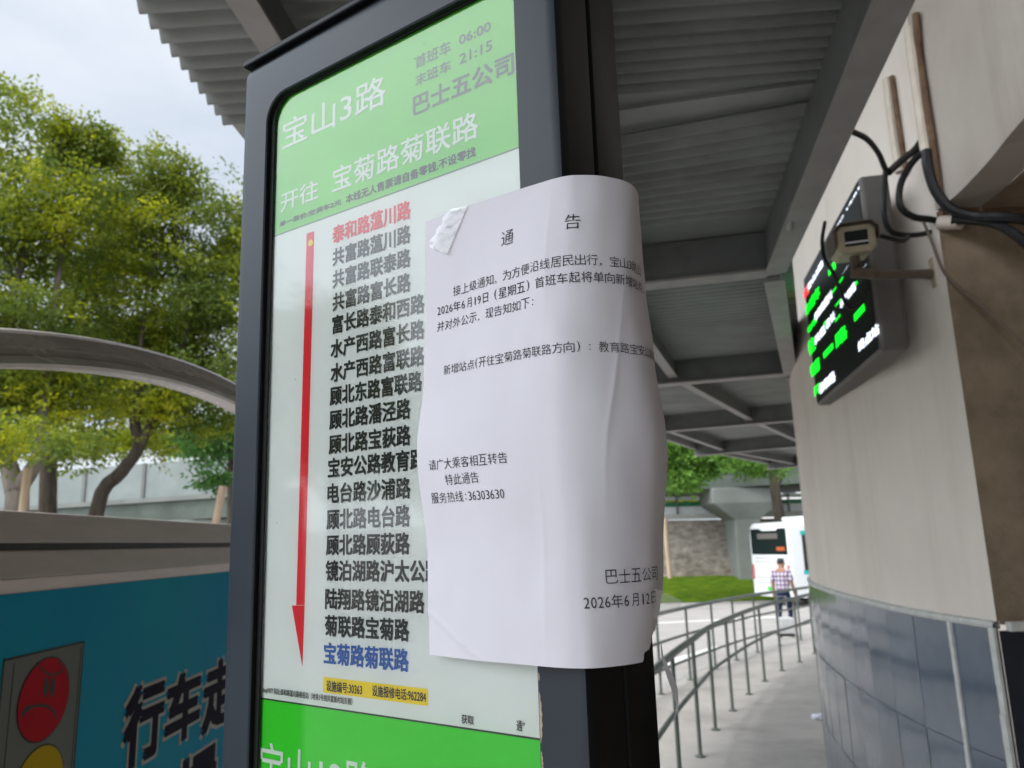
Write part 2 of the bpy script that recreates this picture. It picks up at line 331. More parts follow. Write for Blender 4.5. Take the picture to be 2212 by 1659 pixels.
# paved waiting island: follows the outer railing
island = [(-1.25, -30), (9, -30), (9, 11), (7.6, 18.6), (6.2, 17.75), (5.3, 16.5), (4.47, 15.45), (3.8, 14.5), (3.12, 13.6), (2.5, 12.6), (1.9, 11.4), (1.1, 9.6), (0.2, 7.2), (-0.6, 4.9), (-1.1, 2.5), (-1.25, 0)]
sheet('pavement', island, 0.0, 'pave', 0.14)
kb = MB()
for a, b in zip(island[3:], island[4:] + island[:1]):
    kb.bar((a[0], a[1], gz(a[1]) + .004), (b[0], b[1], gz(b[1]) + .004), 0.16, 0.15)
tag(kb.build('kerb', 'kerb'), kind='structure')
sheet('road_marking', [(1.1, 12.6), (1.3, 12.4), (2.75, 14.85), (4.35, 17.15), (4.25, 17.5), (2.6, 15.2)], -0.126, 'line')
sheet('road_marking', [(-3.2, 22), (-3.2, 21.7), (8, 24.5), (8, 24.9)], -0.126, 'line')

# ================================================================== THE SIGN
SM = SIGNM.copy(); SM.translation = Vector(SO - sz * H0)
sign = Thing('bus_stop_sign', 'tall slim slate grey bus stop sign with a green and white route panel', 'bus stop sign', (0, 0, 0), M=SM)
XL, XR, ZT = -0.2085, 0.1105, 0.195
ZG = -H0                                                    # ground
def up(mb): mb.v = [(x, y, z + H0) for x, y, z in mb.v]; return mb
def loop(x0, x1, z0, z1, r, y): return [(x, y, z) for x, z in rrect(x0, x1, z0, z1, r)]
OX0, OX1, OZ0, OZ1 = -0.1745, 0.0775, -1.15, 0.157          # opening
mb = MB()
e = [(0, .040), (0, .0075), (.0009, .0040), (.0026, .0016), (.0055, .0003), (.009, 0)]
ol = [loop(XL + d, XR - d, ZG + .02 + d, ZT - d, .006, y) for d, y in e]
mb.loft(ol[:4], 1); mb.loft(ol[3:] + [loop(OX0 - .001, OX1 + .001, OZ0, OZ1 + .001, .023, 0), loop(OX0, OX1, OZ0, OZ1, .022, .001)], 0); mb.loft([loop(OX0, OX1, OZ0, OZ1, .022, .001), loop(OX0, OX1, OZ0, OZ1, .022, .010)], 1)
sign.part(up(mb), 'front_frame', ['frame', 'profile'], local=True, smooth=True)
mb = MB(); e = [(.0075, .0445), (.002, .0452), (.0003, .0465), (0, .049), (0, .083), (.002, .088), (.006, .091)]
mb.loft([loop(XL + d, XR - d, ZG + .02 + d, ZT - d, .006, y) for d, y in e], capa=True, capb=True)
sign.part(up(mb), 'rear_frame', 'profile', local=True, smooth=True)
mb = MB().box((XL + .004, .0402, ZG + .02), (XR - .0045, .0442, ZT - .004)); sign.part(up(mb), 'core_strip', 'rubber', local=True)
mb = MB(); mb.loft([loop(XL - d, XR + d, z0, z0 + .001, .0002, 0) for d, z0 in ((0, 0),)]) if False else None
cap = MB(); cap.box((XL + .0005, -.0015, ZT + .003), (XR + .001, .0925, ZT + .0092)); cap.box((XL + .006, .004, ZT - .002), (XR - .006, .086, ZT + .003))
sign.part(up(cap), 'top_cap', 'profile', local=True, bevel=.0015)
mb = MB(); mb.loft([loop(OX0 - .012, OX1 + .012, OZ0 - .01, OZ1 + .0105, .024, .0050), loop(OX0 + .0042, OX1 + .003, OZ0 + .01, OZ1 - .0008, .019, .0050), loop(OX0 + .0046, OX1 + .0034, OZ0 + .01, OZ1 - .0012, .019, .0062)])
sign.part(up(mb), 'gasket', 'rubber', local=True)
mb = MB().add([(OX0 - .008, .0061, OZ0), (OX1 + .01, .0061, OZ0), (OX1 + .01, .0061, OZ1 + .008), (OX0 - .008, .0061, OZ1 + .008)], [(0, 1, 2, 3)])
sign.part(up(mb), 'glass', 'glass', local=True)
mb = MB().box((XL + .01, .012, OZ0), (XR - .01, .039, OZ1 + .01)); sign.part(up(mb), 'back_board', 'rubber', local=True)
mb = MB().box((XL - .06, -.05, ZG), (XR + .06, .14, ZG + .018)); sign.part(up(mb), 'base_plate', 'frame', local=True, bevel=.003)
mb = MB()                                                  # paint worn off along the inner edge
for u0, v0, u1, v1, w_ in ((1159, 1494, 1163, 1604, 4), (1163, 1622, 1165, 1680, 3), (1158, 1452, 1159, 1470, 2)):
    n_ = 14; Lp, Rp = [], []
    for i in range(n_ + 1):
        t_ = i / n_; u_, v_ = u0 + (u1 - u0) * t_, v0 + (v1 - v0) * t_; x_, z_ = sg(u_, v_, 0); ww = w_ * .00034 * (math.sin(math.pi * t_) ** .6 + .25 * math.sin(i * 2.3)) + .0002
        Lp.append((OX1 + .0012, -.0002, z_)); Rp.append((OX1 + .0012 + ww, -.0002, z_))
    for i in range(n_): mb.quad(Lp[i + 1], Rp[i + 1], Rp[i], Lp[i])
sign.part(up(mb), 'worn_edge', 'chip', local=True)
# the printed sheets behind the acrylic
YP = 0.0085
class Sheet:
    def __init__(s, mats): s.mb, s.mats = MB(), mats
    def rect(s, x0, x1, z0, z1, m, k=0): y = YP - .00022 * k; s.mb.quad((x0, y, z0), (x1, y, z0), (x1, y, z1), (x0, y, z1), s.mats.index(m))
    def poly(s, pts, m, k): y = YP - .00022 * k; s.mb.add([(x, y, z) for x, z in pts], [tuple(range(len(pts)))], s.mats.index(m))
    def text(s, body, m, lb=None, rt=None, box=None, off=.012, k=2):
        if box: x0, z0, x1, z1 = box
        else: (x0, z0), (x1, z1) = sg(*lb, YP), sg(*rt, YP)
        y = YP - .00022 * k
        write(s.mb, body, lambda a, b, d: (x0 + (x1 - x0) * a, y - d, z0 + (z1 - z0) * b), s.mats.index(m), off)
P1 = Sheet(['white', 'pgreen', 'ink', 'grey', 'red', 'blue', 'yellow'])
zg = (sg(585, 515, YP)[1] + sg(1118, 318, YP)[1]) / 2; zb = (sg(548, 1508, YP)[1] + sg(1155, 1593, YP)[1]) / 2
PX0, PX1 = OX0 - .008, OX1 + .006
P1.rect(PX0, PX1, zb + .0006, zg, 'white'); P1.rect(PX0, PX1, zg, OZ1 + .01, 'pgreen')
P1.rect(PX0, PX1, zg - .0005, zg + .0005, 'grey', 1)
P1.text('宝山3路', 'white', (611, 325), (834, 156), off=.006)
P1.text('开往', 'white', (607, 460), (689, 386), off=.010); P1.text('宝菊路菊联路', 'white', (719, 418), (1033, 236), off=.010)
P1.text('首班车', 'grey', (898, 150), (974, 86), off=.006); P1.text('06:00', 'grey', (993, 98), (1060, 46), off=.012)
P1.text('末班车', 'grey', (898, 188), (974, 128), off=.006); P1.text('21:15', 'grey', (994, 140), (1063, 86), off=.012)
P1.text('巴士五公司', 'grey', (894, 251), (1109, 112), off=.022)
P1.text('单一票价:空调车2元', 'ink', (605, 491), (738, 430), off=.02); P1.text('本线无人售票请自备零钱.不设零找', 'ink', (748, 441), (1028, 316), off=.02)
stops = ['泰和路蕰川路', '共富路蕰川路', '共富路联泰路', '共富路富长路', '富长路泰和西路', '水产西路富长路', '水产西路富联路', '顾北东路富联路', '顾北路潘泾路', '顾北路宝荻路', '宝安公路教育路', '电台路沙浦路', '顾北路电台路', '顾北路顾荻路', '镜泊湖路沪太公路', '陆翔路镜泊湖路', '菊联路宝菊路', '宝菊路菊联路']
lc = [(720, 505), (720, 553), (720, 602), (720, 652), (719, 702), (716, 753), (716, 805), (714, 854), (713, 907), (712, 960), (710, 1012), (709, 1066), (707, 1121), (706, 1178), (705, 1233), (704, 1293), (703, 1352), (701, 1412)]
rc = [(888, 455), (888, 508), (888, 558), (888, 610), (918, 655), (918, 712), (918, 768), (913, 825), (888, 883), (888, 940), None, (888, 1054), (887, 1115), (886, 1173), None, (918, 1300), (885, 1360), (884, 1425)]
pitch = (sg(888, 883, YP)[0] - sg(713, 907, YP)[0]) / 6
for b_, l_, r_ in zip(stops, lc, rc):
    x0, z0 = sg(*l_, YP); x1, z1 = sg(*r_, YP) if r_ else (x0 + pitch * len(b_), z0)
    if r_ is None: z1 = z0 + .0003
    zc = (z0 + z1) / 2
    if abs(len(b_) * pitch - (x1 - x0)) > .004: x1 = x0 + pitch * len(b_)
    P1.text(b_, 'red' if b_ is stops[0] else 'blue' if b_ is stops[-1] else 'ink', box=(x0, zc - .0069, x1 - .0004, zc + .0069), off=.026)
q = lambda *pts: [sg(*p, YP) for p in pts]
ax0 = sg(663, 505, YP); ax1 = sg(679, 501, YP); hb = sg(640.4, 1307, YP); hr = sg(658.3, 1307, YP); hl = sg(631, 1308, YP); tip = sg(653.6, 1440, YP)
P1.poly([ax0, (hb[0], hb[1]), hr, (ax1[0], ax0[1])], 'red', 1); P1.poly([hl, tip, (hr[0], hb[1])], 'red', 1)
yc = sg(671.5, 525, YP); P1.poly([(yc[0] + .0028 * math.cos(t / 24 * math.tau), yc[1] + .0028 * math.sin(t / 24 * math.tau)) for t in range(24)], 'yellow', 2)
(yx0, yz1), (yx1, yz0) = sg(699, 1462, YP), sg(925, 1525, YP); P1.rect(yx0, yx1, yz0, yz1, 'yellow', 1)
P1.text('设施编号:30363', 'ink', (706, 1492), (783, 1478), off=.016); P1.text('设施报修电话:962284', 'ink', (805, 1503), (921, 1493), off=.016)
P1.text('bsq1077 站址:泰和路蕰川路枢纽站（地铁1号线共富新村站东侧）', 'ink', (569, 1498), (762, 1508), off=.012)
P1.text('获取', 'ink', (998, 1562), (1024, 1546), off=.01); P1.text('通”', 'ink', (1117, 1578), (1134, 1558), off=.01)
for u_, v_, r_ in ((897, 128, .0009), (918, 95, .0008), (795, 253, .0006), (640, 190, .0007), (868, 168, .0005), (1052, 300, .0005), (735, 640, .0005), (640, 820, .0006), (830, 1010, .0005), (600, 1130, .0006)):
    x_, z_ = sg(u_, v_, YP); P1.poly([(x_ + r_ * (1 + .5 * math.sin(k * 2.1)) * math.cos(k / 9 * math.tau), z_ + .6 * r_ * math.sin(k / 9 * math.tau)) for k in range(9)], 'grey', 4)
o = sign.part(up(P1.mb), 'route_panel', P1.mats, local=True); o['label'] = 'white route panel under a pale green heading, stops listed beside a red arrow'
P2 = Sheet(['green', 'white', 'ink'])
P2.rect(PX0, PX1, OZ0 - .01, zb - .0006, 'green'); P2.rect(PX0, PX1, zb - .0006, zb + .0006, 'ink', 0)
bx0 = sg(563, 1620, YP)[0]; bx1 = sg(812, 1650, YP)[0]; bz1 = sg(590, 1606, YP)[1]
P2.text('宝山12路', 'white', box=(bx0, bz1 - .031, bx1, bz1), off=.006)
o = sign.part(up(P2.mb), 'route_panel', P2.mats, local=True); o['label'] = 'bright green heading of the next route panel'

# ------------------------------------------------------------------ paper notice taped round the edge of the sign
PW, PH = .2002, .2832
KEY = [(0.0, [(0, -.0004), (.03, -.0030), (.062, -.0035), (.094, -.0030), (.1098, -.0015), (.1185, .0022), (.1285, .0112), (.1365, .0263), (.1375, .041), (.133, .056), (.122, .072)]),
       (.22, [(-.0005, -.0006), (.03, -.0025), (.062, -.0060), (.094, -.0090), (.1095, -.0070), (.1205, -.0010), (.1300, .0080), (.1378, .0220), (.1385, .037), (.135, .053), (.124, .069)]),
       (.38, [(-.0015, -.0020), (.03, -.0055), (.062, -.0092), (.094, -.0098), (.1085, -.0075), (.1210, .0005), (.1315, .0125), (.1390, .0270), (.1400, .042), (.136, .058), (.125, .073)]),
       (.56, [(-.0045, -.0060), (.03, -.0105), (.062, -.0118), (.094, -.0105), (.1085, -.0075), (.1220, .0005), (.1340, .0140), (.1425, .0300), (.1432, .045), (.139, .061), (.128, .076)]),
       (.80, [(-.0005, -.0020), (.03, -.0060), (.062, -.0085), (.094, -.0085), (.1080, -.0060), (.1185, .0005), (.1290, .0135), (.1360, .0300), (.1362, .045), (.132, .060), (.123, .075)]),
       (1., [(0, -.0010), (.03, -.0050), (.062, -.0070), (.094, -.0070), (.1080, -.0045), (.1165, .0010), (.1255, .0140), (.1310, .0300), (.1305, .045), (.127, .060), (.121, .075)])]
_pc = {}
def pprof(t):
    t = round(t, 4)
    if t in _pc: return _pc[t]
    ks = [k for k, _ in KEY]; A = np.array([p for _, p in KEY], float); w = np.interp(t, ks, range(len(ks))); i = min(int(w), len(ks) - 2); f_ = w - i; f_ = f_ * f_ * (3 - 2 * f_)
    q_ = A[i] * (1 - f_) + A[i + 1] * f_
    q_ = np.vstack([2 * q_[0] - q_[1], q_, 2 * q_[-1] - q_[-2]]); out_ = []
    for j in range(1, len(q_) - 2):
        a, b, c, d = q_[j - 1:j + 3]
        for k in range(16):
            u = k / 16; out_.append(.5 * (2 * b + (c - a) * u + (2 * a - 5 * b + 4 * c - d) * u * u + (3 * b - a - 3 * c + d) * u ** 3))
    out_.append(q_[-2]); c = np.array(out_); _pc[t] = (c, np.r_[0, np.cumsum(np.hypot(*np.diff(c, axis=0).T))]); return _pc[t]
def paper(s_, t_, lift=0.0):
    c, L = pprof(t_ / PH); x = np.interp(s_, L, c[:, 0]); y = np.interp(s_, L, c[:, 1])
    dx = np.interp(s_ + .002, L, c[:, 0]) - np.interp(s_ - .002, L, c[:, 0]); dy = np.interp(s_ + .002, L, c[:, 1]) - np.interp(s_ - .002, L, c[:, 1]); n = math.hypot(dx, dy)
    # small waves of a sheet that has been rained on, and a crease
    ds = (s_ - .010) * .50 - (t_ - .263) * .866; cz = .0013 * math.exp(-abs(ds) / .0016) * max(0, min(1, (.06 - s_) / .02)); d2 = (s_ - .098) + .05 * (t_ - .1); cz += .0004 * math.exp(-abs(d2) / .002) * (.5 + .5 * math.sin(t_ * 34)); cz += .0008 * math.exp(-abs(s_ - .139 + .15 * (t_ - .14)) / .0022) * math.exp(-((t_ - .13) / .05) ** 2)
    wv = cz + .0011 * noise.noise(Vector((s_ * 22, t_ * 16, 3.1))) + .0004 * noise.noise(Vector((s_ * 60, t_ * 40, 7)))
    k = -(lift + wv)
    return np.array([x - dy / n * k * -1 * -1, y + dx / n * k, -t_]) if False else np.array([x + dy / n * (lift + wv), y - dx / n * (lift + wv), -t_])
NS, NT = 190, 160
mb = MB(); idx = {}
def tear(s_):                                # bottom right corner has torn away along a ragged line
    if s_ < .149: return PH
    return min(PH, PH - (s_ - .149) * 1.0 - .0016 * math.sin((s_ - .149) * 700) - .0009 * math.sin(s_ * 2300) - .0012)
for j in range(NT + 1):
    for i in range(NS + 1):
        idx[i, j] = len(mb.v); s_ = PW * i / NS; mb.v.append(tuple(paper(s_, min(PH * j / NT, tear(s_)))))
for j in range(NT):
    for i in range(NS):
        if PH * j / NT < min(tear(PW * i / NS), tear(PW * (i + 1) / NS)) - 1e-5:
            mb.f.append((idx[i, j], idx[i, j + 1], idx[i + 1, j + 1], idx[i + 1, j])); mb.m.append(0)
def pwrite(body, s0, s1, tc_, h, off=-.006):
    write(mb, body, lambda a, b, d: paper(s0 + (s1 - s0) * a, tc_ + h / 2 - h * b, .00035 + d), 1, off)
def pline(body, s0, tc_, em=.00715, h=.92, off=-.006):
    s_ = s0; run = ''
    for ch in body:
        w = .5 if ch.isascii() and ch != ' ' else .5 if ch == ' ' else 1
        if ch != ' ':
            small = ch in '，,：:.'
            if ch in '，': pwrite(ch, s_ + .10 * em, s_ + .30 * em, tc_ + .36 * em, .22 * em, off)
            elif ch in '：:': pwrite(ch, s_ + .18 * em, s_ + .32 * em, tc_ + .05 * em, .5 * em, off)
            elif ch in '（(': pwrite('(', s_ + (.55 if ch == '（' else .1) * em, s_ + (.8 if ch == '（' else .35) * em, tc_, .98 * em, off)
            elif ch in '）)': pwrite(')', s_ + .15 * em, s_ + .4 * em, tc_, .98 * em, off)
            elif ch.isascii(): pwrite(ch, s_ + (.19 if ch == '1' else .05) * em, s_ + (.31 if ch == '1' else .44) * em, tc_ + .02 * em, .74 * em, off)
            elif ch in '日月且': pwrite(ch, s_ + .2 * em, s_ + .8 * em, tc_, .86 * em, off)
            else: pwrite(ch, s_ + .04 * em, s_ + .94 * em, tc_, h * em, off)
        s_ += w * em
pline('通', .0662, .0305, .0105); pline('告', .1115, .0305, .0105)
pline('接上级通知，为方便沿线居民出行，宝山3路公', .0252, .0552)
pline('2026年6月19日（星期五）首班车起将单向新增站点，', .0108, .0658, off=-.002)
pline('并对外公示，现告知如下：', .0108, .0766)
pline('新增站点(开往宝菊路菊联路方向）：教育路宝安公路站', .0190, .1072, .0068)
pline('请广大乘客相互转告', .0110, .1676); pline('特此通告', .0246, .1776); pline('服务热线:36303630', .0098, .1882)
pline('巴士五公司', .1262, .2360, .0080); pline('2026年6月12日', .1130, .2492, .0078, off=-.003)
NM = SIGNM.copy(); NM.translation = Vector(SO)
notice = mb.build('paper_notice', ['paper', 'pink'], M=NM, smooth=True)
tag(notice, 'white printed paper notice wrapped round the edge of the bus stop sign and taped on', 'notice')
def wrinkled(fn, n, m, amp, seed):
    mb_ = MB(); g_ = [[None] * (m + 1) for _ in range(n + 1)]
    for i in range(n + 1):
        for j in range(m + 1):
            p = np.array(fn(i / n, j / m)); p[1] -= amp * (1 + noise.noise(Vector((i / n * 5, j / m * 9, seed)))) + .0004
            g_[i][j] = len(mb_.v); mb_.v.append(tuple(p))
    for i in range(n):
        for j in range(m): mb_.f.append((g_[i][j], g_[i + 1][j], g_[i + 1][j + 1], g_[i][j + 1])); mb_.m.append(0)
    return mb_
ta = [sg(*p, -.001) for p in ((976, 455), (1016, 448), (972, 552), (930, 535))]     # tape over the top left corner
def tapef(a, b):
    p = np.array(ta[0]) * (1 - a) * (1 - b) + np.array(ta[1]) * a * (1 - b) + np.array(ta[2]) * a * b + np.array(ta[3]) * (1 - a) * b
    p = p + np.array([.0015 * math.sin(b * 21) * (1 if a < .1 else 0), 0.0])
    return (p[0], -.0032, p[1])
o = wrinkled(tapef, 14, 24, .00055, 2.0).build('tape', 'tape', notice, smooth=True)
o['label'] = 'crumpled clear tape over the top left corner of the notice'
tb = [(.134, .036, -.243), (.1475, .048, -.2515), (.146, .048, -.256), (.1325, .036, -.2625)]
def tapeg(a, b): return np.array(tb[0]) * (1 - a) * (1 - b) + np.array(tb[1]) * a * (1 - b) + np.array(tb[2]) * a * b + np.array(tb[3]) * (1 - a) * b
wrinkled(tapeg, 8, 10, .0012, 5.0).build('tape', 'tape', notice, smooth=True)['label'] = 'loose flap of clear tape sticking out past the right edge'
# torn strip of paper still hanging from the corner
strip = MB(); L_, R_ = [], []
for px, py, qx, qy, dd in ((1427, 1392, 1429, 1390, 0), (1429, 1420, 1433, 1416, .004), (1436, 1447, 1444, 1440, .01), (1445, 1475, 1455, 1463, .016), (1454, 1500, 1464, 1487, .02), (1460, 1521, 1466, 1512, .022), (1459, 1540, 1465, 1535, .02), (1452, 1558, 1455, 1557, .014)):
    a = onplane(px, py, SO + sx * .118 + sy * (.030 + dd), sx); b = onplane(qx, qy, SO + sx * (.118 + .001) + sy * (.034 + dd), sx)
    L_.append(a); R_.append(b)
for i in range(len(L_) - 1): strip.quad(L_[i], R_[i], R_[i + 1], L_[i + 1])
tag(strip.build('torn_paper_strip', 'scrap', smooth=True), 'thin torn strip of white paper dangling below the notice', 'paper scrap')

# ================================================================== ROADSIDE ADVERTISING BOARD (left)
AX = -0.9
ad = Thing('advertising_board', 'long low advertising board in a grey metal frame with a teal traffic safety poster', 'advertising board', (AX, 2.2, gz(2.2)))
A0, A1 = 0.55, 5.2
def abox(x0, x1, z0, z1): return MB().box((x0, A0, z0), (x1, A1, z1))
ad.part(abox(AX - .10, AX, 1.873, 1.930), 'top_rail', 'alu', bevel=.004)
ad.part(abox(AX - .10, AX - .012, 1.860, 1.873), 'groove', 'black')
ad.part(abox(AX - .10, AX, 1.809, 1.860), 'frame_rail', 'alu', bevel=.004)
lip = MB(); lip.add([(AX - .001, A0, 1.809), (AX - .001, A1, 1.809), (AX - .018, A1, 1.785), (AX - .018, A0, 1.785)], [(0, 1, 2, 3)]); lip.box((AX - .1, A0, 1.784), (AX - .0185, A1, 1.8088))
ad.part(lip, 'inner_lip', 'alulip')
ad.part(MB().box((AX - .10, A0, .45), (AX - .022, A1, 1.7838)), 'cabinet', 'alu')
ad.part(MB().box((AX - .10, A0, .36), (AX, A1, .449)), 'frame_rail', 'alu', bevel=.004)
for y in (A0, A1): ad.part(MB().box((AX - .104, y - .06, .0 + gz(y)), (AX + .004, y + .06, 1.934)), 'leg', 'alu', bevel=.006)
PXX = AX - .0185
pm = ['teal', 'pgrey', 'pwhite', 'pred', 'pyel', 'pnavy', 'ink']; pb = MB()
def pq(pts, m, k): pb.add([(PXX + .0006 * k, y, z) for y, z in pts], [tuple(range(len(pts)))], pm.index(m))
def py(u, v): p = atx(u, v, PXX); return (p[1], p[2])
pq([(A0 + .06, .46), (A1 - .06, .46), (A1 - .06, 1.783), (A0 + .06, 1.783)], 'teal', 0)
z3 = lambda x, y: (x * .349, 1080 + y * .349)
def yz(x, y): return py(*z3(x, y))
bl, br = yz(20, 970), yz(520, 885); zt_ = (bl[1] + br[1]) / 2; y0_, y1_ = bl[0], br[0]; zl = .62
def edge(y0, y1, z0, z1, t=.004, k=2): 
    for a, b, c, d in ((y0, y1, z1 - t, z1), (y0, y0 + t, z0, z1), (y1 - t, y1, z0, z1)): pq([(a, c), (b, c), (b, d), (a, d)], 'ink', k)
pq([(y0_, zl), (y1_, zl), (y1_, zt_), (y0_, zt_)], 'pgrey', 1); edge(y0_, y1_, zl, zt_)
for yy in (y0_ + .030, y1_ - .013): pq([(yy, zl), (yy + .003, zl), (yy + .003, zt_ - .01), (yy, zt_ - .01)], 'ink', 2)
def ell(cy, cz, ry, rz, m, k, n=40): pq([(cy + ry * math.cos(i / n * math.tau), cz + rz * math.sin(i / n * math.tau)) for i in range(n)], m, k)
eL, eR, eT, eB = yz(110, 1240), yz(420, 1190), yz(275, 985), yz(245, 1490)
ec, ez = (eL[0] + eR[0]) / 2, (eT[1] + eB[1]) / 2; ry, rz = (eR[0] - eL[0]) / 2, (eT[1] - eB[1]) / 2
ell(ec, ez, ry + .003, rz + .003, 'ink', 2); ell(ec, ez, ry, rz, 'pred', 3)
eT2 = yz(275, 1510); ell(ec + .004, eT2[1] - rz - .002, ry + .003, rz + .003, 'ink', 2); ell(ec + .004, eT2[1] - rz - .002, ry, rz, 'pyel', 3)
def stroke(pts, w, m='ink', k=4):
    P_ = [yz(*p) for p in pts]
    for i in range(len(P_) - 1):
        a, b = np.array(P_[i]), np.array(P_[i + 1]); d = b - a; d /= np.linalg.norm(d) + 1e-9; n_ = np.array([-d[1], d[0]]) * w / 2
        pq([a + n_ - d * w * .3, a - n_ - d * w * .3, b - n_ + d * w * .3, b + n_ + d * w * .3], m, k); k += .05
stroke([(225, 1008), (245, 1040), (272, 1065), (305, 1082), (338, 1080), (372, 1062)], .004)
stroke([(360, 998), (372, 1020), (380, 1060)], .004); stroke([(135, 1330), (152, 1300), (175, 1282)], .010)
stroke([(150, 1295), (200, 1276), (250, 1270), (295, 1280), (325, 1310), (340, 1345)], .005)
for cx_ in (277, 317):
    c_ = yz(cx_, 1158); ell(c_[0], c_[1], .008, .019, 'ink', 4, 20)
def ad_text(ch, L, B, R, T, mi_off=.03):
    (ya, _), (yb, _) = yz(L, (T + B) / 2), yz(R, (T + B) / 2); zb_ = yz((L + R) / 2, B)[1]; zt2 = yz((L + R) / 2, T)[1]
    for off, m, k in ((.085, 'pwhite', 1.5), (.042, 'pnavy', 2.5)):
        e_ = 0
        write(pb, ch, lambda a, b, d: (PXX + .0006 * k + d, ya - e_ + (yb - ya + 2 * e_) * a, zb_ - e_ + (zt2 - zb_ + 2 * e_) * b), pm.index(m), off)
ad_text('行', 775, 1600, 1000, 1155); ad_text('车', 1035, 1470, 1228, 1085); ad_text('走', 1262, 1385, 1440, 1010)
ad_text('慢', 1095, 1960, 1330, 1580)
ad.part(pb, 'poster', pm)
# curved tube over the board
top = [(0, 712), (100, 718), (200, 730), (300, 752), (400, 780), (490, 818)]
arc = [atx(u, v, AX) for u, v in top]
ap = np.array([[p[1], p[2]] for p in arc]); cf = np.polyfit(ap[:, 0], ap[:, 1], 2)
def arch_z(y): return float(np.polyval(cf, y)) if y <= 2.45 else float(np.polyval(cf, 2.45) - .10 * (y - 2.45) ** 2 + np.polyval(np.polyder(cf), 2.45) * (y - 2.45) * .6)
ya = [A0 + (A1 - A0) * i / 40 for i in range(41)]
sec = [(0, 0), (-.012, .004), (-.052, .004), (-.060, -.002), (-.060, -.070), (0, -.070), (.004, -.062), (.004, -.048), (-.003, -.044), (-.003, -.034), (.004, -.031), (.004, -.006)]
mb = MB(); mb.loft([[(AX + a, y, arch_z(y) + b) for a, b in sec] for y in ya], capa=True, capb=True)
ad.part(mb, 'arched_tube', 'tube', smooth=True, angle=25)
for y in (A0, A1): ad.part(MB().box((AX - .055, y - .03, 1.934), (AX - .005, y + .03, arch_z(y) - .02)), 'arch_post', 'alu', bevel=.004)

# ================================================================== CANOPY
ZB, ZR = H + 1.2, H + 1.4
OUT = [(-2.6, -24), (-2.6, -19), (-2.5, -14), (-2.1, -9.5), (-1.6, -5.2), (-1.25, -2.6), (-1.0, -.4), (-.93, 1.3), (-.75, 3.94), (0.0, 6.45), (1.35, 9.05), (2.75, 11.67), (4.75, 14.45), (7.4, 17.0)]
INN = [(1.3, -24), (1.3, -19), (1.2, -14), (1.1, -9.5), (0.9, -5.3), (0.85, -2.7), (0.85, -.5), (0.865, 1.25), (1.27, 3.43), (2.17, 5.77), (3.5, 8.05), (4.9, 10.15), (6.8, 11.95), (9.2, 13.8)]
canopy = Thing('canopy', 'grey corrugated steel canopy on dark beams, curving away over the bus platform', 'canopy', (0.5, 3, 0))
O3 = [np.array([*p, 0.0]) for p in OUT]; I3 = [np.array([*p, 0.0]) for p in INN]
for k, (a, b) in enumerate(zip(O3, I3)):
    a_, b_ = a + [0, 0, ZB + .20], b + [0, 0, ZB + .20]
    w = MB(); w.bar(a_, b_, .012 if False else .05, .188); bm_ = canopy.part(w, 'beam', 'beam')
    w = MB(); w.bar(a_ - [0, 0, .188], b_ - [0, 0, .188], .11, .012); canopy.part(w, 'flange', 'flange', parent=bm_)
def chain(pts, fr, z, w, h, name, m, fl=None, k0=0):
    mb_ = MB(); ml_ = MB()
    P_ = [o_ * (1 - fr) + i_ * fr for o_, i_ in zip(O3, I3)]
    for p, q_ in list(zip(P_, P_[1:]))[k0:]:
        d = (q_ - p) / np.linalg.norm(q_ - p); mb_.bar(p + d * .03 + [0, 0, z], q_ - d * .03 + [0, 0, z], w, h)
        if fl: ml_.bar(p + d * .06 + [0, 0, z - h], q_ - d * .06 + [0, 0, z - h], fl, .010)
    b_ = canopy.part(mb_, name, m)
    if fl: canopy.part(ml_, 'flange', 'flange', parent=b_)
chain(0, 0.005, ZB + .19, .05, .09, 'edge_beam', 'flange', k0=8)
chain(0, 0.17, ZB + .175, .04, .12, 'purlin', 'beam', .07); chain(0, 0.60, ZB + .175, .04, .12, 'purlin', 'beam', .07)
chain(0, 0.985, ZB + .19, .06, .20, 'girder', 'beam', .095)
def rib(mb_, a0, b0, a1, b1, pitch, amp, zo, mi=0, seg=8):
    L = (np.linalg.norm(a1 - a0) + np.linalg.norm(b1 - b0)) / 2; n = max(2, int(round(L / pitch))) * seg; ln = []
    for i in range(n + 1):
        t = i / n; z = zo + amp * math.sin(math.tau * i / seg)
        ln.append([a0 + (a1 - a0) * t + [0, 0, z], b0 + (b1 - b0) * t + [0, 0, z]])
    mb_.loft(ln, mi, close=False)
sh = MB(); E_ = lambda y: None
v3 = lambda x, y: np.array([x, y, 0.0])
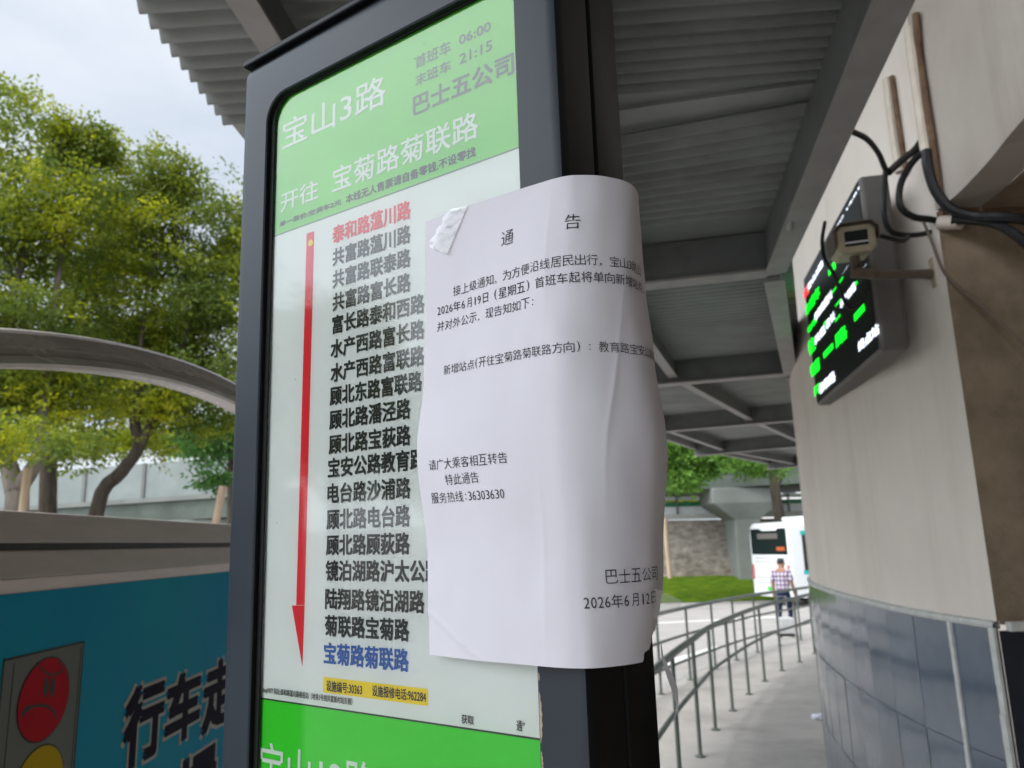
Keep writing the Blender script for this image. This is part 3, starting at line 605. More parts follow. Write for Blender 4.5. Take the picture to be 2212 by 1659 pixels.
for k in range(len(O3) - 1):
    if k == 7:      # the bay overhead: straight sheets, a flat wedge, then sheets fanned round the bend
        oa, ob = v3(-.905, 2.34), v3(1.06, 2.16)
        rib(sh, O3[7] + [-.03, 0, 0], I3[7] + [.06, 0, 0], oa + [-.03, 0, 0], ob, .058, .019, ZR)
        oc, od = v3(-.86, 2.88), v3(1.08, 2.29)
        f_ = MB()
        f_.quad(oa + [-.03, -.04, ZR + .02], ob + [0, -.05, ZR + .02], od + [0, .05, ZR + .02], oc + [-.03, .06, ZR + .02])
        mid0, mid1 = (oa + oc) / 2, (ob * .7 + od * .3); f_.bar(mid0 + [0, 0, ZR + .015], mid1 + [0, 0, ZR + .015], .012, .012)
        canopy.part(f_, 'flat_sheet', 'flat')
        rib(sh, oc, od, O3[8] + [-.03, -.35, 0], I3[8] + [.06, -.28, 0], .074, .015, ZR)
        f_ = MB(); f_.quad(O3[8] + [-.03, -.40, ZR + .014], I3[8] + [.06, -.33, ZR + .014], I3[8] + [.06, .05, ZR + .014], O3[8] + [-.03, .05, ZR + .014]); canopy.part(f_, 'flat_sheet', 'flat')
    else:
        d = I3[k] - O3[k]; d /= np.linalg.norm(d)
        rib(sh, O3[k] - d * .03, I3[k] + d * .06, O3[k + 1] - d * .03, I3[k + 1] + d * .06, .074, .011, ZR, seg=6)
canopy.part(sh, 'roof_sheet', 'steel', smooth=True, angle=80)
for k in (2, 5):
    p = O3[k] * .93 + I3[k] * .07
    canopy.part(MB().tube([(p[0], p[1], gz(p[1])), (p[0], p[1], ZB)], .06, 16), 'post', 'beam', smooth=True)
# conduit clipped to the inner girder
cp = [atz(u, v, ZB + .05) for u, v in ((1915, -60), (1888, 40), (1850, 130), (1800, 250), (1745, 372), (1722, 425))] + [atz(1710, 455, ZB + .0), atz(1706, 490, ZB - .02), aty(1703, 512, 3.2)]
tag(MB().tube(cp, .014, 10).build('conduit', 'flange', smooth=True), 'grey metal conduit clipped beside the inner girder under the canopy', 'conduit')

# ================================================================== STATION BUILDING (right)
PL = [(1.742, 2.93), (1.722, 3.2), (1.725, 3.55), (1.755, 3.89), (1.825, 4.4), (1.92, 4.91), (2.04, 5.45), (2.18, 5.92), (2.40, 6.5), (2.75, 7.2), (3.3, 8.0)]
def smooth_line(P_, n=6):
    A = np.array(P_, float); A = np.vstack([2 * A[0] - A[1], A, 2 * A[-1] - A[-2]]); o_ = []
    for i in range(1, len(A) - 2):
        a, b, c, d = A[i - 1:i + 3]
        for k in range(n):
            t = k / n; o_.append(.5 * (2 * b + (c - a) * t + (2 * a - 5 * b + 4 * c - d) * t * t + (3 * b - a - 3 * c + d) * t ** 3))
    return o_ + [A[-2]]
PS = smooth_line(PL); ZTILE = H - .343
bld = Thing('station_building', 'cream station building with a rounded end wall over a blue grey tiled base', 'building', (2.6, 5, 0))
def wallstrip(P_, z0, z1, mi=0):
    mb_ = MB()
    for a, b in zip(P_, P_[1:]): mb_.quad((*a, z0), (*b, z0), (*b, z1), (*a, z1), mi)
    return mb_
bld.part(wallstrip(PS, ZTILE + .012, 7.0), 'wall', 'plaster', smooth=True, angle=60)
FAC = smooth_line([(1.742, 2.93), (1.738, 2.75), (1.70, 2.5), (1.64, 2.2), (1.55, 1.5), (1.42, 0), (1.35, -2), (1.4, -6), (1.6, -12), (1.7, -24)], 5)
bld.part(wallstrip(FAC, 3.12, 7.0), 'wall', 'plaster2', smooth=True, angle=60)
so_ = MB()
for a, b in zip(FAC, FAC[1:]):
    so_.quad((*a, 3.12), (*b, 3.12), (b[0] + .16, b[1], 3.12), (a[0] + .16, a[1], 3.12)); so_.quad((a[0] + .17, a[1], 3.128), (b[0] + .17, b[1], 3.128), (b[0] + 2.2, b[1], 3.128), (a[0] + 2.2, a[1], 3.128), 1)
ov = MB()  # unseen slab added over the gap, widened to keep sun and sky off the wall
for P_ in (PS, FAC):
    for a, b in zip(P_, P_[1:]): ov.add([(a[0] - 1.7, a[1], 4.9), (b[0] - 1.7, b[1], 4.9), (b[0] + .1, b[1], 4.9), (a[0] + .1, a[1], 4.9), (a[0] - 1.7, a[1], 5.3), (b[0] - 1.7, b[1], 5.3), (b[0] + .1, b[1], 5.3), (a[0] + .1, a[1], 5.3)], [(0, 1, 2, 3), (7, 6, 5, 4), (0, 4, 5, 1)])
bld.part(ov, 'shading_overhang', 'plaster2')
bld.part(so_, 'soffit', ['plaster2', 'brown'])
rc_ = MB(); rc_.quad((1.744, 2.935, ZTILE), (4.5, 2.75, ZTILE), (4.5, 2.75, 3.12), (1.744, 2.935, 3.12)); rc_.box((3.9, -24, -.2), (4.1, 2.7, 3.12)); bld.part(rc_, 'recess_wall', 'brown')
bld.part(MB().box((1.75, 2.9, 3.06), (4.5, 2.93, 3.118)), 'lintel_edge', 'rust')
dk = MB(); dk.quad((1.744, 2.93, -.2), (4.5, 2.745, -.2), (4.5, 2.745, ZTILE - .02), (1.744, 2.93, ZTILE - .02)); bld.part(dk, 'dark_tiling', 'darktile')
bld.part(MB().box((1.77, 2.90, ZTILE - .022), (4.5, 2.93, ZTILE + .012)), 'tile_cap', 'grout', bevel=.004)
# tiles: flat facets that follow the curve, each set a hair out of true
cum = np.r_[0, np.cumsum([np.linalg.norm(np.array(b) - a) for a, b in zip(PS, PS[1:])])]
def along(s_): return np.array([np.interp(s_, cum, [p[0] for p in PS]), np.interp(s_, cum, [p[1] for p in PS])])
seams = [0.03, .26] + [.26 + .30 * i for i in range(1, 18)]; zrows = [ZTILE - .012 - .46 * i for i in range(5)]
tl = MB()
for s0, s1 in zip(seams, seams[1:]):
    a, b = along(s0 + .0015), along(s1 - .0015); d = b - a; n = np.array([d[1], -d[0]]) / np.linalg.norm(d) * -1
    for z1, z0 in zip(zrows, zrows[1:]):
        j = rng.normal(0, .0011, 4)
        tl.quad((*(a + n * (.012 + j[0])), z0 + .002), (*(b + n * (.012 + j[1])), z0 + .002), (*(b + n * (.012 + j[2])), z1 - .002), (*(a + n * (.012 + j[3])), z1 - .002))
bld.part(tl, 'tiling', 'tile')
bk = MB()
for a, b in zip(PS, PS[1:]):
    bk.quad((*a, -.25), (*b, -.25), (*b, ZTILE - .005), (*a, ZTILE - .005))
bld.part(bk, 'tile_bed', 'thin')
for sm_, w in ((.015, .03), (.258, .022)):
    gt = MB()
    a, b = along(max(0, sm_ - w / 2)), along(sm_ + w / 2); d = b - a; n = np.array([-d[1], d[0]]) / np.linalg.norm(d)
    zz = [ZTILE - .01 - .1 * i for i in range(18)]
    for z1, z0 in zip(zz, zz[1:]):
        q0 = rng.normal(0, .0012); gt.add([(*(a + n * .008), z0), (*(a + n * (.020 + q0)), z0), (*(b + n * (.020 + q0)), z0), (*(b + n * .008), z0), (*(a + n * .008), z1), (*(a + n * (.020 + q0)), z1), (*(b + n * (.020 + q0)), z1), (*(b + n * .008), z1)], [(0, 1, 5, 4), (1, 2, 6, 5), (2, 3, 7, 6)])
    bld.part(gt, 'grout_bead', 'grout')
cpz = MB(); lo = []
for i, p in enumerate(PS):
    d = np.array(PS[min(i + 1, len(PS) - 1)]) - PS[max(i - 1, 0)]; n = np.array([-d[1], d[0]]) / np.linalg.norm(d)
    lo.append([(*(np.array(p) + n * e_), ZTILE + h_) for e_, h_ in ((-.01, -.014), (.016, -.014), (.021, -.004), (.016, .008), (.002, .014), (-.01, .014))])
cpz.loft(lo); bld.part(cpz, 'tile_cap', 'grout', smooth=True)
bld.part(MB().box((3.3, 8.0, -.4), (9.5, 8.3, 7)), 'wall', 'plaster'); bld.part(MB().box((1.60, -24.3, -.2), (9, -24, 7)), 'wall', 'plaster')
stain = MB()

# ------------------------------------------------------------------ LED board
z4 = lambda x, y: (1620 + x * .358, 324 + y * .358)
YN = 3.05
A_ = aty(*z4(655, 150), YN); D_ = aty(*z4(775, 1200), YN); hN = A_[2] - D_[2]
yf = min(np.linspace(YN, YN * 1.7, 400), key=lambda y: abs((aty(*z4(325, 785), y)[2] - aty(*z4(400, 1552), y)[2]) - hN))
B_ = aty(*z4(325, 785), yf); C_ = aty(*z4(400, 1552), yf)
pn = np.array([(A_[0] + D_[0]) / 2, YN]); pf = np.array([(B_[0] + C_[0]) / 2, yf]); zt1 = (A_[2] + B_[2]) / 2; zb1 = (D_[2] + C_[2]) / 2
fd = (pn - pf); LW = np.linalg.norm(fd); fd = fd / LW; nn = np.array([fd[1], -fd[0]])       # facing the platform
if nn[0] > 0: nn = -nn
fn3 = np.array([*nn, 0.0]); fd3 = np.array([*fd, 0.0]); P00 = np.array([*pf, zb1]); HH = zt1 - zb1
led = Thing('led_display', 'black electronic arrivals display with green and white text on the curved wall', 'display', (*(pf + pn) / 2, zb1))
def lp(a, b, dpt): return P00 + fd3 * a + np.array([0, 0, b]) - fn3 * dpt
bx = MB(); loops = []
for dpt, ins in ((.003, .012), (.006, .004), (.02, 0), (.105, 0), (.125, .02)):
    loops.append([lp(ins, ins, dpt), lp(LW - ins, ins, dpt), lp(LW - ins, HH - ins, dpt), lp(ins, HH - ins, dpt)])
bx.loft(loops, capa=True, capb=True); led.part(bx, 'housing', 'boxgrey', bevel=.004)
sm_ = ['screen', emit('led_green', (0.0, 1.0, 0.02), 1.3), emit('led_white', (0.80, 0.86, 1.0), 1.5), emit('led_red', (1.0, 0.02, 0.02), 1.3)]
sc = MB(); sc.quad(lp(.014, .014, 0), lp(LW - .014, .014, 0), lp(LW - .014, HH - .014, 0), lp(.014, HH - .014, 0))
def onled(u, v):
    p = onplane(u, v, P00, fn3); return (p - P00) @ fd3, p[2] - P00[2]
def led_text(body, mi, lb, rt, f=lambda x, y: (1717 + x * .1953, 567 + y * .1953), off=.03):
    (a0, b0), (a1, b1) = onled(*f(*lb)), onled(*f(*rt))
    write(sc, body, lambda a, b, d: lp(a0 + (a1 - a0) * a, b0 + (b1 - b0) * b, -.002 - d * 10), mi, off)
f1 = lambda x, y: (1717 + x * .1628, 351 + y * .1628)
led_text('℃ 14:01', 2, (570, 862), (855, 318), f1)
for body_, mi_, lb_, rt_ in (('宝山3路', 2, (145, 325), (310, -40)), ('首', 3, (108, 415), (155, 225)), ('末班车', 1, (130, 600), (268, 250)), ('菊联', 1, (150, 790), (240, 595)), ('泰和路蕰川', 2, (228, 658), (405, 300)),
    ('共富', 2, (230, 915), (333, 680)), ('路', 1, (330, 745), (352, 635)), ('富长', 2, (355, 740), (440, 530)), ('分', 1, (450, 665), (510, 560)), ('往', 1, (165, 1035), (215, 800)), ('菊', 1, (185, 1280), (268, 1045)),
    ('1', 1, (350, 1035), (398, 918)), ('路', 1, (465, 950), (566, 675)), ('1', 1, (692, 622), (742, 488)), ('宝菊', 1, (405, 345), (540, 170)), ('路', 1, (455, 492), (515, 390)), ('水产西路', 2, (510, 515), (670, 205)),
    ('站', 1, (655, 285), (695, 192)), ('分', 2, (698, 265), (752, 195)), ('山', 1, (380, 75), (505, -20)), ('3', 2, (530, 130), (600, 25)), ('分', 2, (740, 95), (805, 10)), ('终点站', 2, (715, 990), (925, 665)), ('泰和路', 2, (280, 1460), (440, 1190)), ('开', 1, (222, 1485), (278, 1330))):
    led_text(body_, mi_, lb_, rt_, off=.045)
led.part(sc, 'screen', sm_)
led.part(MB().tube([lp(LW * .3, HH * .5, .12), lp(LW * .3, HH * .5, .46)], .03, 8), 'bracket', 'boxgrey'); led.part(MB().tube([lp(LW * .8, HH * .5, .12), lp(LW * .8, HH * .5, .46)], .03, 8), 'bracket', 'boxgrey')

# ------------------------------------------------------------------ CCTV camera on its arm
YC = 2.72
cctv = Thing('security_camera', 'cream security camera on a wall arm in front of the arrivals display', 'camera', aty(1835, 590, YC))
wv_, hv = 96 * YC / F, 62 * YC / F
cc = aty(1849, 515, YC); lk = np.array([-.30, -.93, -.18]); lk /= np.linalg.norm(lk); rg = np.cross([0, 0, 1.0], -lk); rg /= np.linalg.norm(rg); uu = np.cross(-lk, rg) * -1
if uu[2] < 0: uu = -uu
if rg[0] < 0: rg = -rg
def cl(a, b, c): return cc + rg * a + uu * b + lk * c
def oct_(w, h, c, ch=.018): return [cl(a, b, c) for a, b in ((-w + ch, -h), (w - ch, -h), (w, -h + ch), (w, h - ch), (w - ch, h), (-w + ch, h), (-w, h - ch), (-w, -h + ch))]
mb = MB(); mb.loft([oct_(.060, .042, -.26), oct_(.070, .052, -.24), oct_(.070, .052, .0), oct_(.063, .045, .008)], capa=True, capb=True); hs = cctv.part(mb, 'housing', 'camw', smooth=True, angle=30)
mb = MB(); mb.box((-.040, -.028, .0085), (.040, .028, .0115), 0, lambda p: cl(*p)); mb.box((-.040, -.018, .0117), (.040, -.012, .0125), 1, lambda p: cl(*p)); cctv.part(mb, 'lens_window', ['lens', 'rail_white'])
mb = MB(); mb.loft([[cl(a, b, c) for a, b in ((-.080, -.03), (-.080, .035), (-.055, .060), (.055, .060), (.080, .035), (.080, -.005), (.0765, -.005), (.0765, .033), (.053, .0565), (-.053, .0565), (-.0765, .033), (-.0765, -.03))] for c in (-.25, .035)], capa=True, capb=True); cctv.part(mb, 'sunshield', 'camarm')
pl = aty(2012, 592, 3.02)
e0 = cl(0, -.053, -.10); cctv.part(MB().tube([e0, e0 + [0.005, 0, -.04], aty(1842, 588, YC + .05), aty(1900, 594, 2.82), aty(1960, 592, 2.92), pl], [.018, .020, .022, .017, .017, .022], 10), 'arm', 'camarm', smooth=True)
mb = MB(); mb.box((pl[0] - .004, pl[1] - .03, pl[2] - .065), (pl[0] + .012, pl[1] + .03, pl[2] + .065)); cctv.part(mb, 'mount_plate', 'camw', bevel=.004)
# ------------------------------------------------------------------ cables, pipes
WL = np.array(sorted([tuple(p) for p in PS] + [tuple(p) for p in FAC[1:]], key=lambda p: p[1]))
def onwall(u, v, off):                       # the place on the station wall seen at u, v, standing off it
    for y in np.arange(1.6, 6.5, .004):
        p = aty(u, v, y)
        if p[0] > np.interp(y, WL[:, 1], WL[:, 0]) - off: return p
    return aty(u, v, 3.0)
def curve_pts(P_, n=6): return [np.array(p) for p in smooth_line(P_, n)]
def cable(name, label, pts, r, m='black', cat='cable', group=None):
    P_ = curve_pts([onwall(*p[:2], p[2]) if p[2] < .5 else aty(*p) for p in pts]); o_ = MB().tube(P_, r, 8).build(name, m, smooth=True); tag(o_, label, cat, group); return o_
cable('cable', 'black cable drooping from the canopy girder to the top of the arrivals display', [(1815, 255, 2.6), (1835, 280, 2.65), (1872, 300, 2.72), (1897, 330, 2.8), (1912, 365, 2.85)], .011)
cable('cable', 'black cable hanging down the near end of the arrivals display', [(1914, 362, 2.86), (1909, 420, 2.9), (1911, 470, 2.9), (1925, 500, 2.92), (1965, 508, 2.95), (2005, 503, 2.98), (2036, 490, 3.0)], .011)
cable('cable', 'short black flex from the display bracket up to the cream pipe', [(1920, 372, 2.86), (1950, 345, 2.9), (1975, 325, 2.92), (1990, 305, 2.93)], .015)
cable('cable', 'thick black cable looping from the cream pipe and back along the wall', [(1995, 325, 2.9), (1968, 355, 2.9), (1945, 400, 2.9), (1945, 445, 2.9), (1972, 468, 2.92), (2010, 474, 2.94), (2040, 480, 2.95), (2060, 482, 2.92)], .014)
cable('cable', 'thickest black cable bending out of the wall pipe into the brown recess', [(2001, 325, 2.86), (2004, 360, 2.86), (2020, 410, 2.86), (2055, 452, 2.84), (2110, 468, 2.8), (2165, 470, 2.72), (2260, 478, 2.68), (2420, 500, 2.70)], .020)
cable('cable', 'thick black cable sagging across the brown recess below the thickest one', [(2056, 474, 2.86), (2100, 476, 2.82), (2150, 484, 2.76), (2190, 505, 2.7), (2260, 560, 2.68), (2400, 640, 2.72)], .018)
cable('wire', 'thin dark wire slanting down across the wall corner and recess', [(1995, 480, 2.93), (2012, 520, 2.93), (2035, 580, 2.93), (2060, 610, 2.91), (2120, 660, 2.88), (2225, 755, 2.85), (2380, 900, 2.80)], .006, 'camarm', 'wire')
cable('cable', 'short black lead from the security camera to the wall', [(1898, 508, 2.78), (1925, 515, 2.82), (1950, 520, 2.88), (1962, 512, 2.92)], .010)
cable('cable', 'black cable looping round the front of the security camera bracket', [(1782, 480, 2.75), (1776, 520, 2.7), (1782, 560, 2.68), (1800, 590, 2.68), (1820, 640, 2.7), (1835, 665, 2.72), (1858, 655, 2.75), (1875, 620, 2.8)], .007)
def pipe(name, label, pts, r, m): return cable(name, label, pts, r, m, 'pipe')
pipe('wall_pipe', 'cream wall pipe with a white end collar, nearest the corner', [(1966, 60, 0.03), (1972, 110, 0.03), (1988, 220, 0.03), (2003, 330, 0.03)], .026, 'pipe')
pipe('wall_pipe', 'rusty brown pipe running beside the cream pipe on the wall', [(1978, 30, 0.02), (1986, 120, 0.02), (2001, 225, 0.02), (2016, 320, 0.02), (2030, 430, 0.02)], .016, 'rust')
pipe('wall_pipe', 'thin cream pipe lower on the wall above the arrivals display', [(1916, 170, 0.025), (1924, 240, 0.025), (1936, 330, 0.025), (1944, 372, 0.025)], .020, 'pipe')
pipe('wall_pipe', 'thin rusty pipe right beside the lower cream pipe', [(1926, 165, 0.014), (1938, 250, 0.014), (1950, 330, 0.014), (1958, 372, 0.014)], .011, 'rust')
tag(MB().tube([aty(2032, 482, 2.93), aty(2074, 479, 2.86)], .03, 12).build('pipe_collar', 'pipe', smooth=True), 'short cream plastic collar round the black cables at the wall corner', 'pipe collar')

# ================================================================== RAILINGS
z7 = lambda x, y: (1350 + x * .2839, 1188 + y * .2839)
def railing(bases, label, mid, before, after):
    P_ = before + [atg(*z7(*b)) for b in bases] + after
    P_ = [np.array([p[0], p[1], gz(p[1])]) for p in P_]
    t = Thing('railing', label, 'railing', P_[len(P_) // 2], group='queue railings on the platform')
    for p in P_:
        q_ = t.part(MB().tube([p, p + [0, 0, 1.03]], .019, 10), 'post', 'rail', smooth=True)
        t.part(MB().tube([p + [0, 0, .001], p + [0, 0, .012], p + [0, 0, .022]], [.05, .05, .022], 12), 'foot', 'rail', parent=q_, smooth=True)
    ln = curve_pts([p + [0, 0, 1.045] for p in P_], 5); t.part(MB().tube(ln, .030, 12), 'handrail', 'rail', smooth=True)
    for h in mid: t.part(MB().tube(curve_pts([p + [0, 0, h] for p in P_], 5), .020, 10), 'lower_rail', 'rail', smooth=True)
gB0 = atg(*z7(575, 1575)); d_ = gB0 - atg(*z7(690, 1370))
railing([(575, 1575), (690, 1370), (820, 1225), (945, 1100), (1065, 1000), (1195, 920), (1330, 855), (1445, 790)], 'inner grey tube railing curving along the walkway, nearer the tiled wall', (.60,), [np.array([.46, 4.4, 0]), np.array([.86, 5.52, 0]), np.array([1.25, 6.64, 0])], [np.array([6.1, 15.7, 0])])
railing([(690, 905), (850, 840), (1010, 780), (1180, 730), (1340, 685), (1445, 655)], 'outer grey tube railing along the road edge of the platform', (.66, .30), [np.array([.3, 7.6, 0]), np.array([.75, 8.75, 0]), np.array([1.3, 9.9, 0]), np.array([1.9, 11.05, 0]), np.array([2.55, 12.2, 0])], [])
lt = atg(*z7(1475, 1285)); mb = MB()
bm = bmesh.new(); bmesh.ops.create_icosphere(bm, subdivisions=3, radius=.05)
mb.add([(lt[0] + v.co.x * (1.1 + 1.5 * noise.noise(v.co * 34)), lt[1] + v.co.y * (1.5 + 1.4 * noise.noise(v.co * 31)), lt[2] + .022 + v.co.z * .55 * (1 + 1.3 * noise.noise(v.co * 37))) for v in bm.verts], [tuple(v.index for v in f.verts) for f in bm.faces]); bm.free()
tag(mb.build('crumpled_litter', 'scrap'), 'crumpled scrap of white litter on the walkway by the tiled wall', 'litter')

# ================================================================== PERSON AND CASE
def skin_mesh(name, verts, edges, radii, m, parent, sub=2, M=None):
    me = bpy.data.meshes.new(name); me.from_pydata(verts, edges, []); o_ = bpy.data.objects.new(name, me); C.objects.link(o_)
    sk = o_.modifiers.new('skin', 'SKIN'); sk.use_smooth_shade = True
    for i, r in enumerate(radii): me.skin_vertices[0].data[i].radius = (r, r) if not hasattr(r, '__len__') else r
    me.skin_vertices[0].data[0].use_root = True
    o_.modifiers.new('sub', 'SUBSURF').levels = sub; o_.modifiers['sub'].render_levels = sub
    dg = bpy.context.evaluated_depsgraph_get(); dg.update(); m2 = bpy.data.meshes.new_from_object(o_.evaluated_get(dg)); o_.modifiers.clear(); o_.data = m2; m2.name = name
    m2.materials.clear()
    for q_ in (m if isinstance(m, list) else [m]): m2.materials.append(MT[q_])
    o_.parent = parent; return o_
pb_ = atg(1700, 1368); pyaw = math.radians(-38)        # walking away to the right
person = Thing('person', 'man in a lilac plaid shirt and dark jeans walking behind the outer railing', 'person', (0, 0, 0), M=Matrix.Translation(Vector(pb_)) @ Matrix.Rotation(pyaw, 4, 'Z'))
bv = [(0, 0, .90), (0, .0, 1.05), (0, .015, 1.25), (0, 0, 1.38), (0, .01, 1.45), (0, .035, 1.52), (0, .045, 1.60),
      (.09, 0, .86), (.10, .10, .48), (.10, .02, .09), (.10, .13, .04), (-.09, 0, .86), (-.10, -.06, .48), (-.10, -.26, .13), (-.10, -.17, .04),
      (.17, 0, 1.38), (.23, -.03, 1.12), (.23, .10, .90), (.23, .14, .82), (-.17, 0, 1.38), (-.23, .02, 1.12), (-.24, .05, .87), (-.24, .07, .79)]
be = [(0, 1), (1, 2), (2, 3), (3, 4), (4, 5), (5, 6), (0, 7), (7, 8), (8, 9), (9, 10), (0, 11), (11, 12), (12, 13), (13, 14), (3, 15), (15, 16), (16, 17), (17, 18), (3, 19), (19, 20), (20, 21), (21, 22)]
br_ = [(.15, .11), (.145, .105), (.16, .11), (.13, .09), (.055, .055), (.075, .085), (.068, .08), .085, .062, .042, .04, .085, .062, .042, .04, .06, .045, .035, .032, .06, .045, .035, .032]
bo = skin_mesh('body', bv, be, br_, ['skin', 'jeans', 'shoe'], person.o)
for p in bo.data.polygons:
    z = p.center.z; p.material_index = 2 if z < .09 else 1 if z < .95 and abs(p.center.x) < .19 else 0
sv = [bv[0], bv[1], bv[2], bv[3], bv[15], bv[16], bv[19], bv[20]]; sv[0] = (0, 0, .92); sv[5] = (.225, -.03, 1.13); sv[7] = (-.225, .02, 1.13)
skin_mesh('shirt', sv, [(0, 1), (1, 2), (2, 3), (3, 4), (4, 5), (3, 6), (6, 7)], [(.185, .14), (.175, .13), (.185, .13), (.14, .10), .078, .068, .078, .068], 'plaid', person.o)
bm = bmesh.new(); bmesh.ops.create_uvsphere(bm, u_segments=16, v_segments=12, radius=1)
mb = MB(); mb.add([(v.co.x * .082, .028 + v.co.y * .098, 1.615 + v.co.z * .075 * (1 if v.co.z > 0 else .95)) for v in bm.verts], [tuple(v.index for v in f.verts) for f in bm.faces if f.calc_center_median().z > -.15 - .5 * f.calc_center_median().y * -1 * -1 or f.calc_center_median().y < -.1]); bm.free()
h_ = mb.build('hair', 'hair', smooth=True); h_.parent = person.o
for sx_ in (-1, 1):
    mb = MB().tube([(sx_ * .078, .05, 1.53), (sx_ * .088, .045, 1.55), (sx_ * .086, .04, 1.58)], [.010, .018, .012], 8); e_ = mb.build('ear', 'skin', smooth=True); e_.parent = person.o
cb = atg(1698, 1377)
case = Thing('suitcase', 'pale upright suitcase with a dark base standing by the walking man', 'suitcase', cb)
case.part(MB().box((cb[0] - .18, cb[1] - .11, cb[2] + .08), (cb[0] + .18, cb[1] + .11, cb[2] + .42)), 'shell', 'case', bevel=.03)
case.part(MB().box((cb[0] - .175, cb[1] - .105, cb[2] + .035), (cb[0] + .175, cb[1] + .105, cb[2] + .078)), 'base', 'black', bevel=.01)
for a in (-.13, .13):
    for b in (-.08, .08): case.part(MB().tube([(cb[0] + a - .012, cb[1] + b, cb[2] + .02), (cb[0] + a + .012, cb[1] + b, cb[2] + .02)], .019, 12), 'wheel', 'black')
case.part(MB().tube([(cb[0] - .10, cb[1] + .08, cb[2] + .42), (cb[0] - .10, cb[1] + .08, cb[2] + .86), (cb[0] + .10, cb[1] + .08, cb[2] + .86), (cb[0] + .10, cb[1] + .08, cb[2] + .42)], .009, 8), 'handle', 'alu')

# ================================================================== BUS
zb0 = gz(31) - .13
bo_ = np.array([9.15, 31.0]); wd = np.array([math.cos(math.radians(71)), -math.sin(math.radians(71))]); ld = np.array([-wd[1], wd[0]]); BW, BL, BH = 2.45, 9.0, 3.08
bus = Thing('bus', 'white city bus with dark windows and teal stripes parked beyond the railing', 'bus', (*(bo_ + wd * BW / 2 + ld * BL / 2), zb0))
def bp_(a, l, z): p = bo_ + wd * a + ld * l; return (p[0], p[1], zb0 + z)       # a across from left, l forward from the rear
mb = MB(); loops = []
def bsec(l, ins, zt_b): 
    return [bp_(a, l, z) for a, z in ((ins, .34), (BW - ins, .34), (BW - ins, 2.6), (BW - ins - .05, zt_b - .15), (BW - ins - .22, zt_b), (ins + .22, zt_b), (ins + .05, zt_b - .15), (ins, 2.6))]
mb.loft([bsec(.0, .10, BH - .12), bsec(.05, .03, BH - .04), bsec(.25, 0, BH), bsec(BL - .3, 0, BH), bsec(BL, .08, BH - .15)], capa=True, capb=True); bus.part(mb, 'body', 'busw', smooth=True, angle=35)
def bquad(l, pts, name, m, mats=None):
    q_ = MB(); q_.add([bp_(a, l, z) for a, z in pts], [tuple(range(len(pts)))]); return bus.part(q_, name, m)
bquad(-.006, [(.16, 1.88), (BW - .16, 1.88), (BW - .16, 2.84), (BW - .6, 2.84), (BW - .75, 2.76), (.9, 2.76), (.7, 2.84), (.16, 2.84)], 'rear_window', 'busglass')
q_ = MB(); q_.add([bp_(a, -.012, z) for a, z in ((.58, 2.46), (1.8, 2.46), (1.8, 2.66), (.58, 2.66))], [(0, 1, 2, 3)]); bus.part(q_, 'destination_sign', 'boxgrey')
bquad(-.012, [(1.68, 2.02), (2.16, 2.02), (2.16, 2.16), (1.68, 2.16)], 'window_sticker', 'orange')
for a0, a1 in ((.12, .22), (BW - .24, BW - .12)): q_ = MB(); q_.add([bp_(a0, -.008, .95), bp_(a1, -.008, .95), bp_(a1, -.008, 1.5), bp_(a0, -.008, 1.5)], [(0, 1, 2, 3)]); bus.part(q_, 'tail_light', 'lampred')
bquad(-.008, [(.95, .56), (1.38, .56), (1.38, .70), (.95, .70)], 'licence_plate', 'plateg')
q_ = MB()
for z in (1.74, 1.60, 1.02, .84): q_.add([bp_(.35, -.007, z), bp_(BW - .35, -.007, z), bp_(BW - .35, -.007, z + .018), bp_(.35, -.007, z + .018)], [(0, 1, 2, 3)])
bus.part(q_, 'engine_cover_seam', 'boxgrey')
def squad(l0, l1, z0, z1, name, m, e_=.006):
    q_ = MB(); q_.add([bp_(BW + e_, l0, z0), bp_(BW + e_, l1, z0), bp_(BW + e_, l1, z1), bp_(BW + e_, l0, z1)], [(0, 1, 2, 3)]); return bus.part(q_, name, m)
squad(.55, 8.3, 1.30, 2.58, 'side_window', 'busglass'); squad(.50, 8.4, 2.58, 2.72, 'stripe', 'busteal'); squad(.50, 8.4, 1.16, 1.30, 'stripe', 'busteal')
for l in (2.3, 6.6):
    for a in (.12, BW - .02): bus.part(MB().tube([bp_(a - .12, l, .47), bp_(a + .03, l, .47)], .47, 20), 'wheel', 'black')
bus.part(MB().box((0, 0, 0), (1, 1, 1), 0, lambda p: bp_(.55 + 1.3 * p[0], 1.2 + 2.2 * p[1], BH + .0 + .2 * p[2])), 'roof_unit', 'busw', bevel=.05)

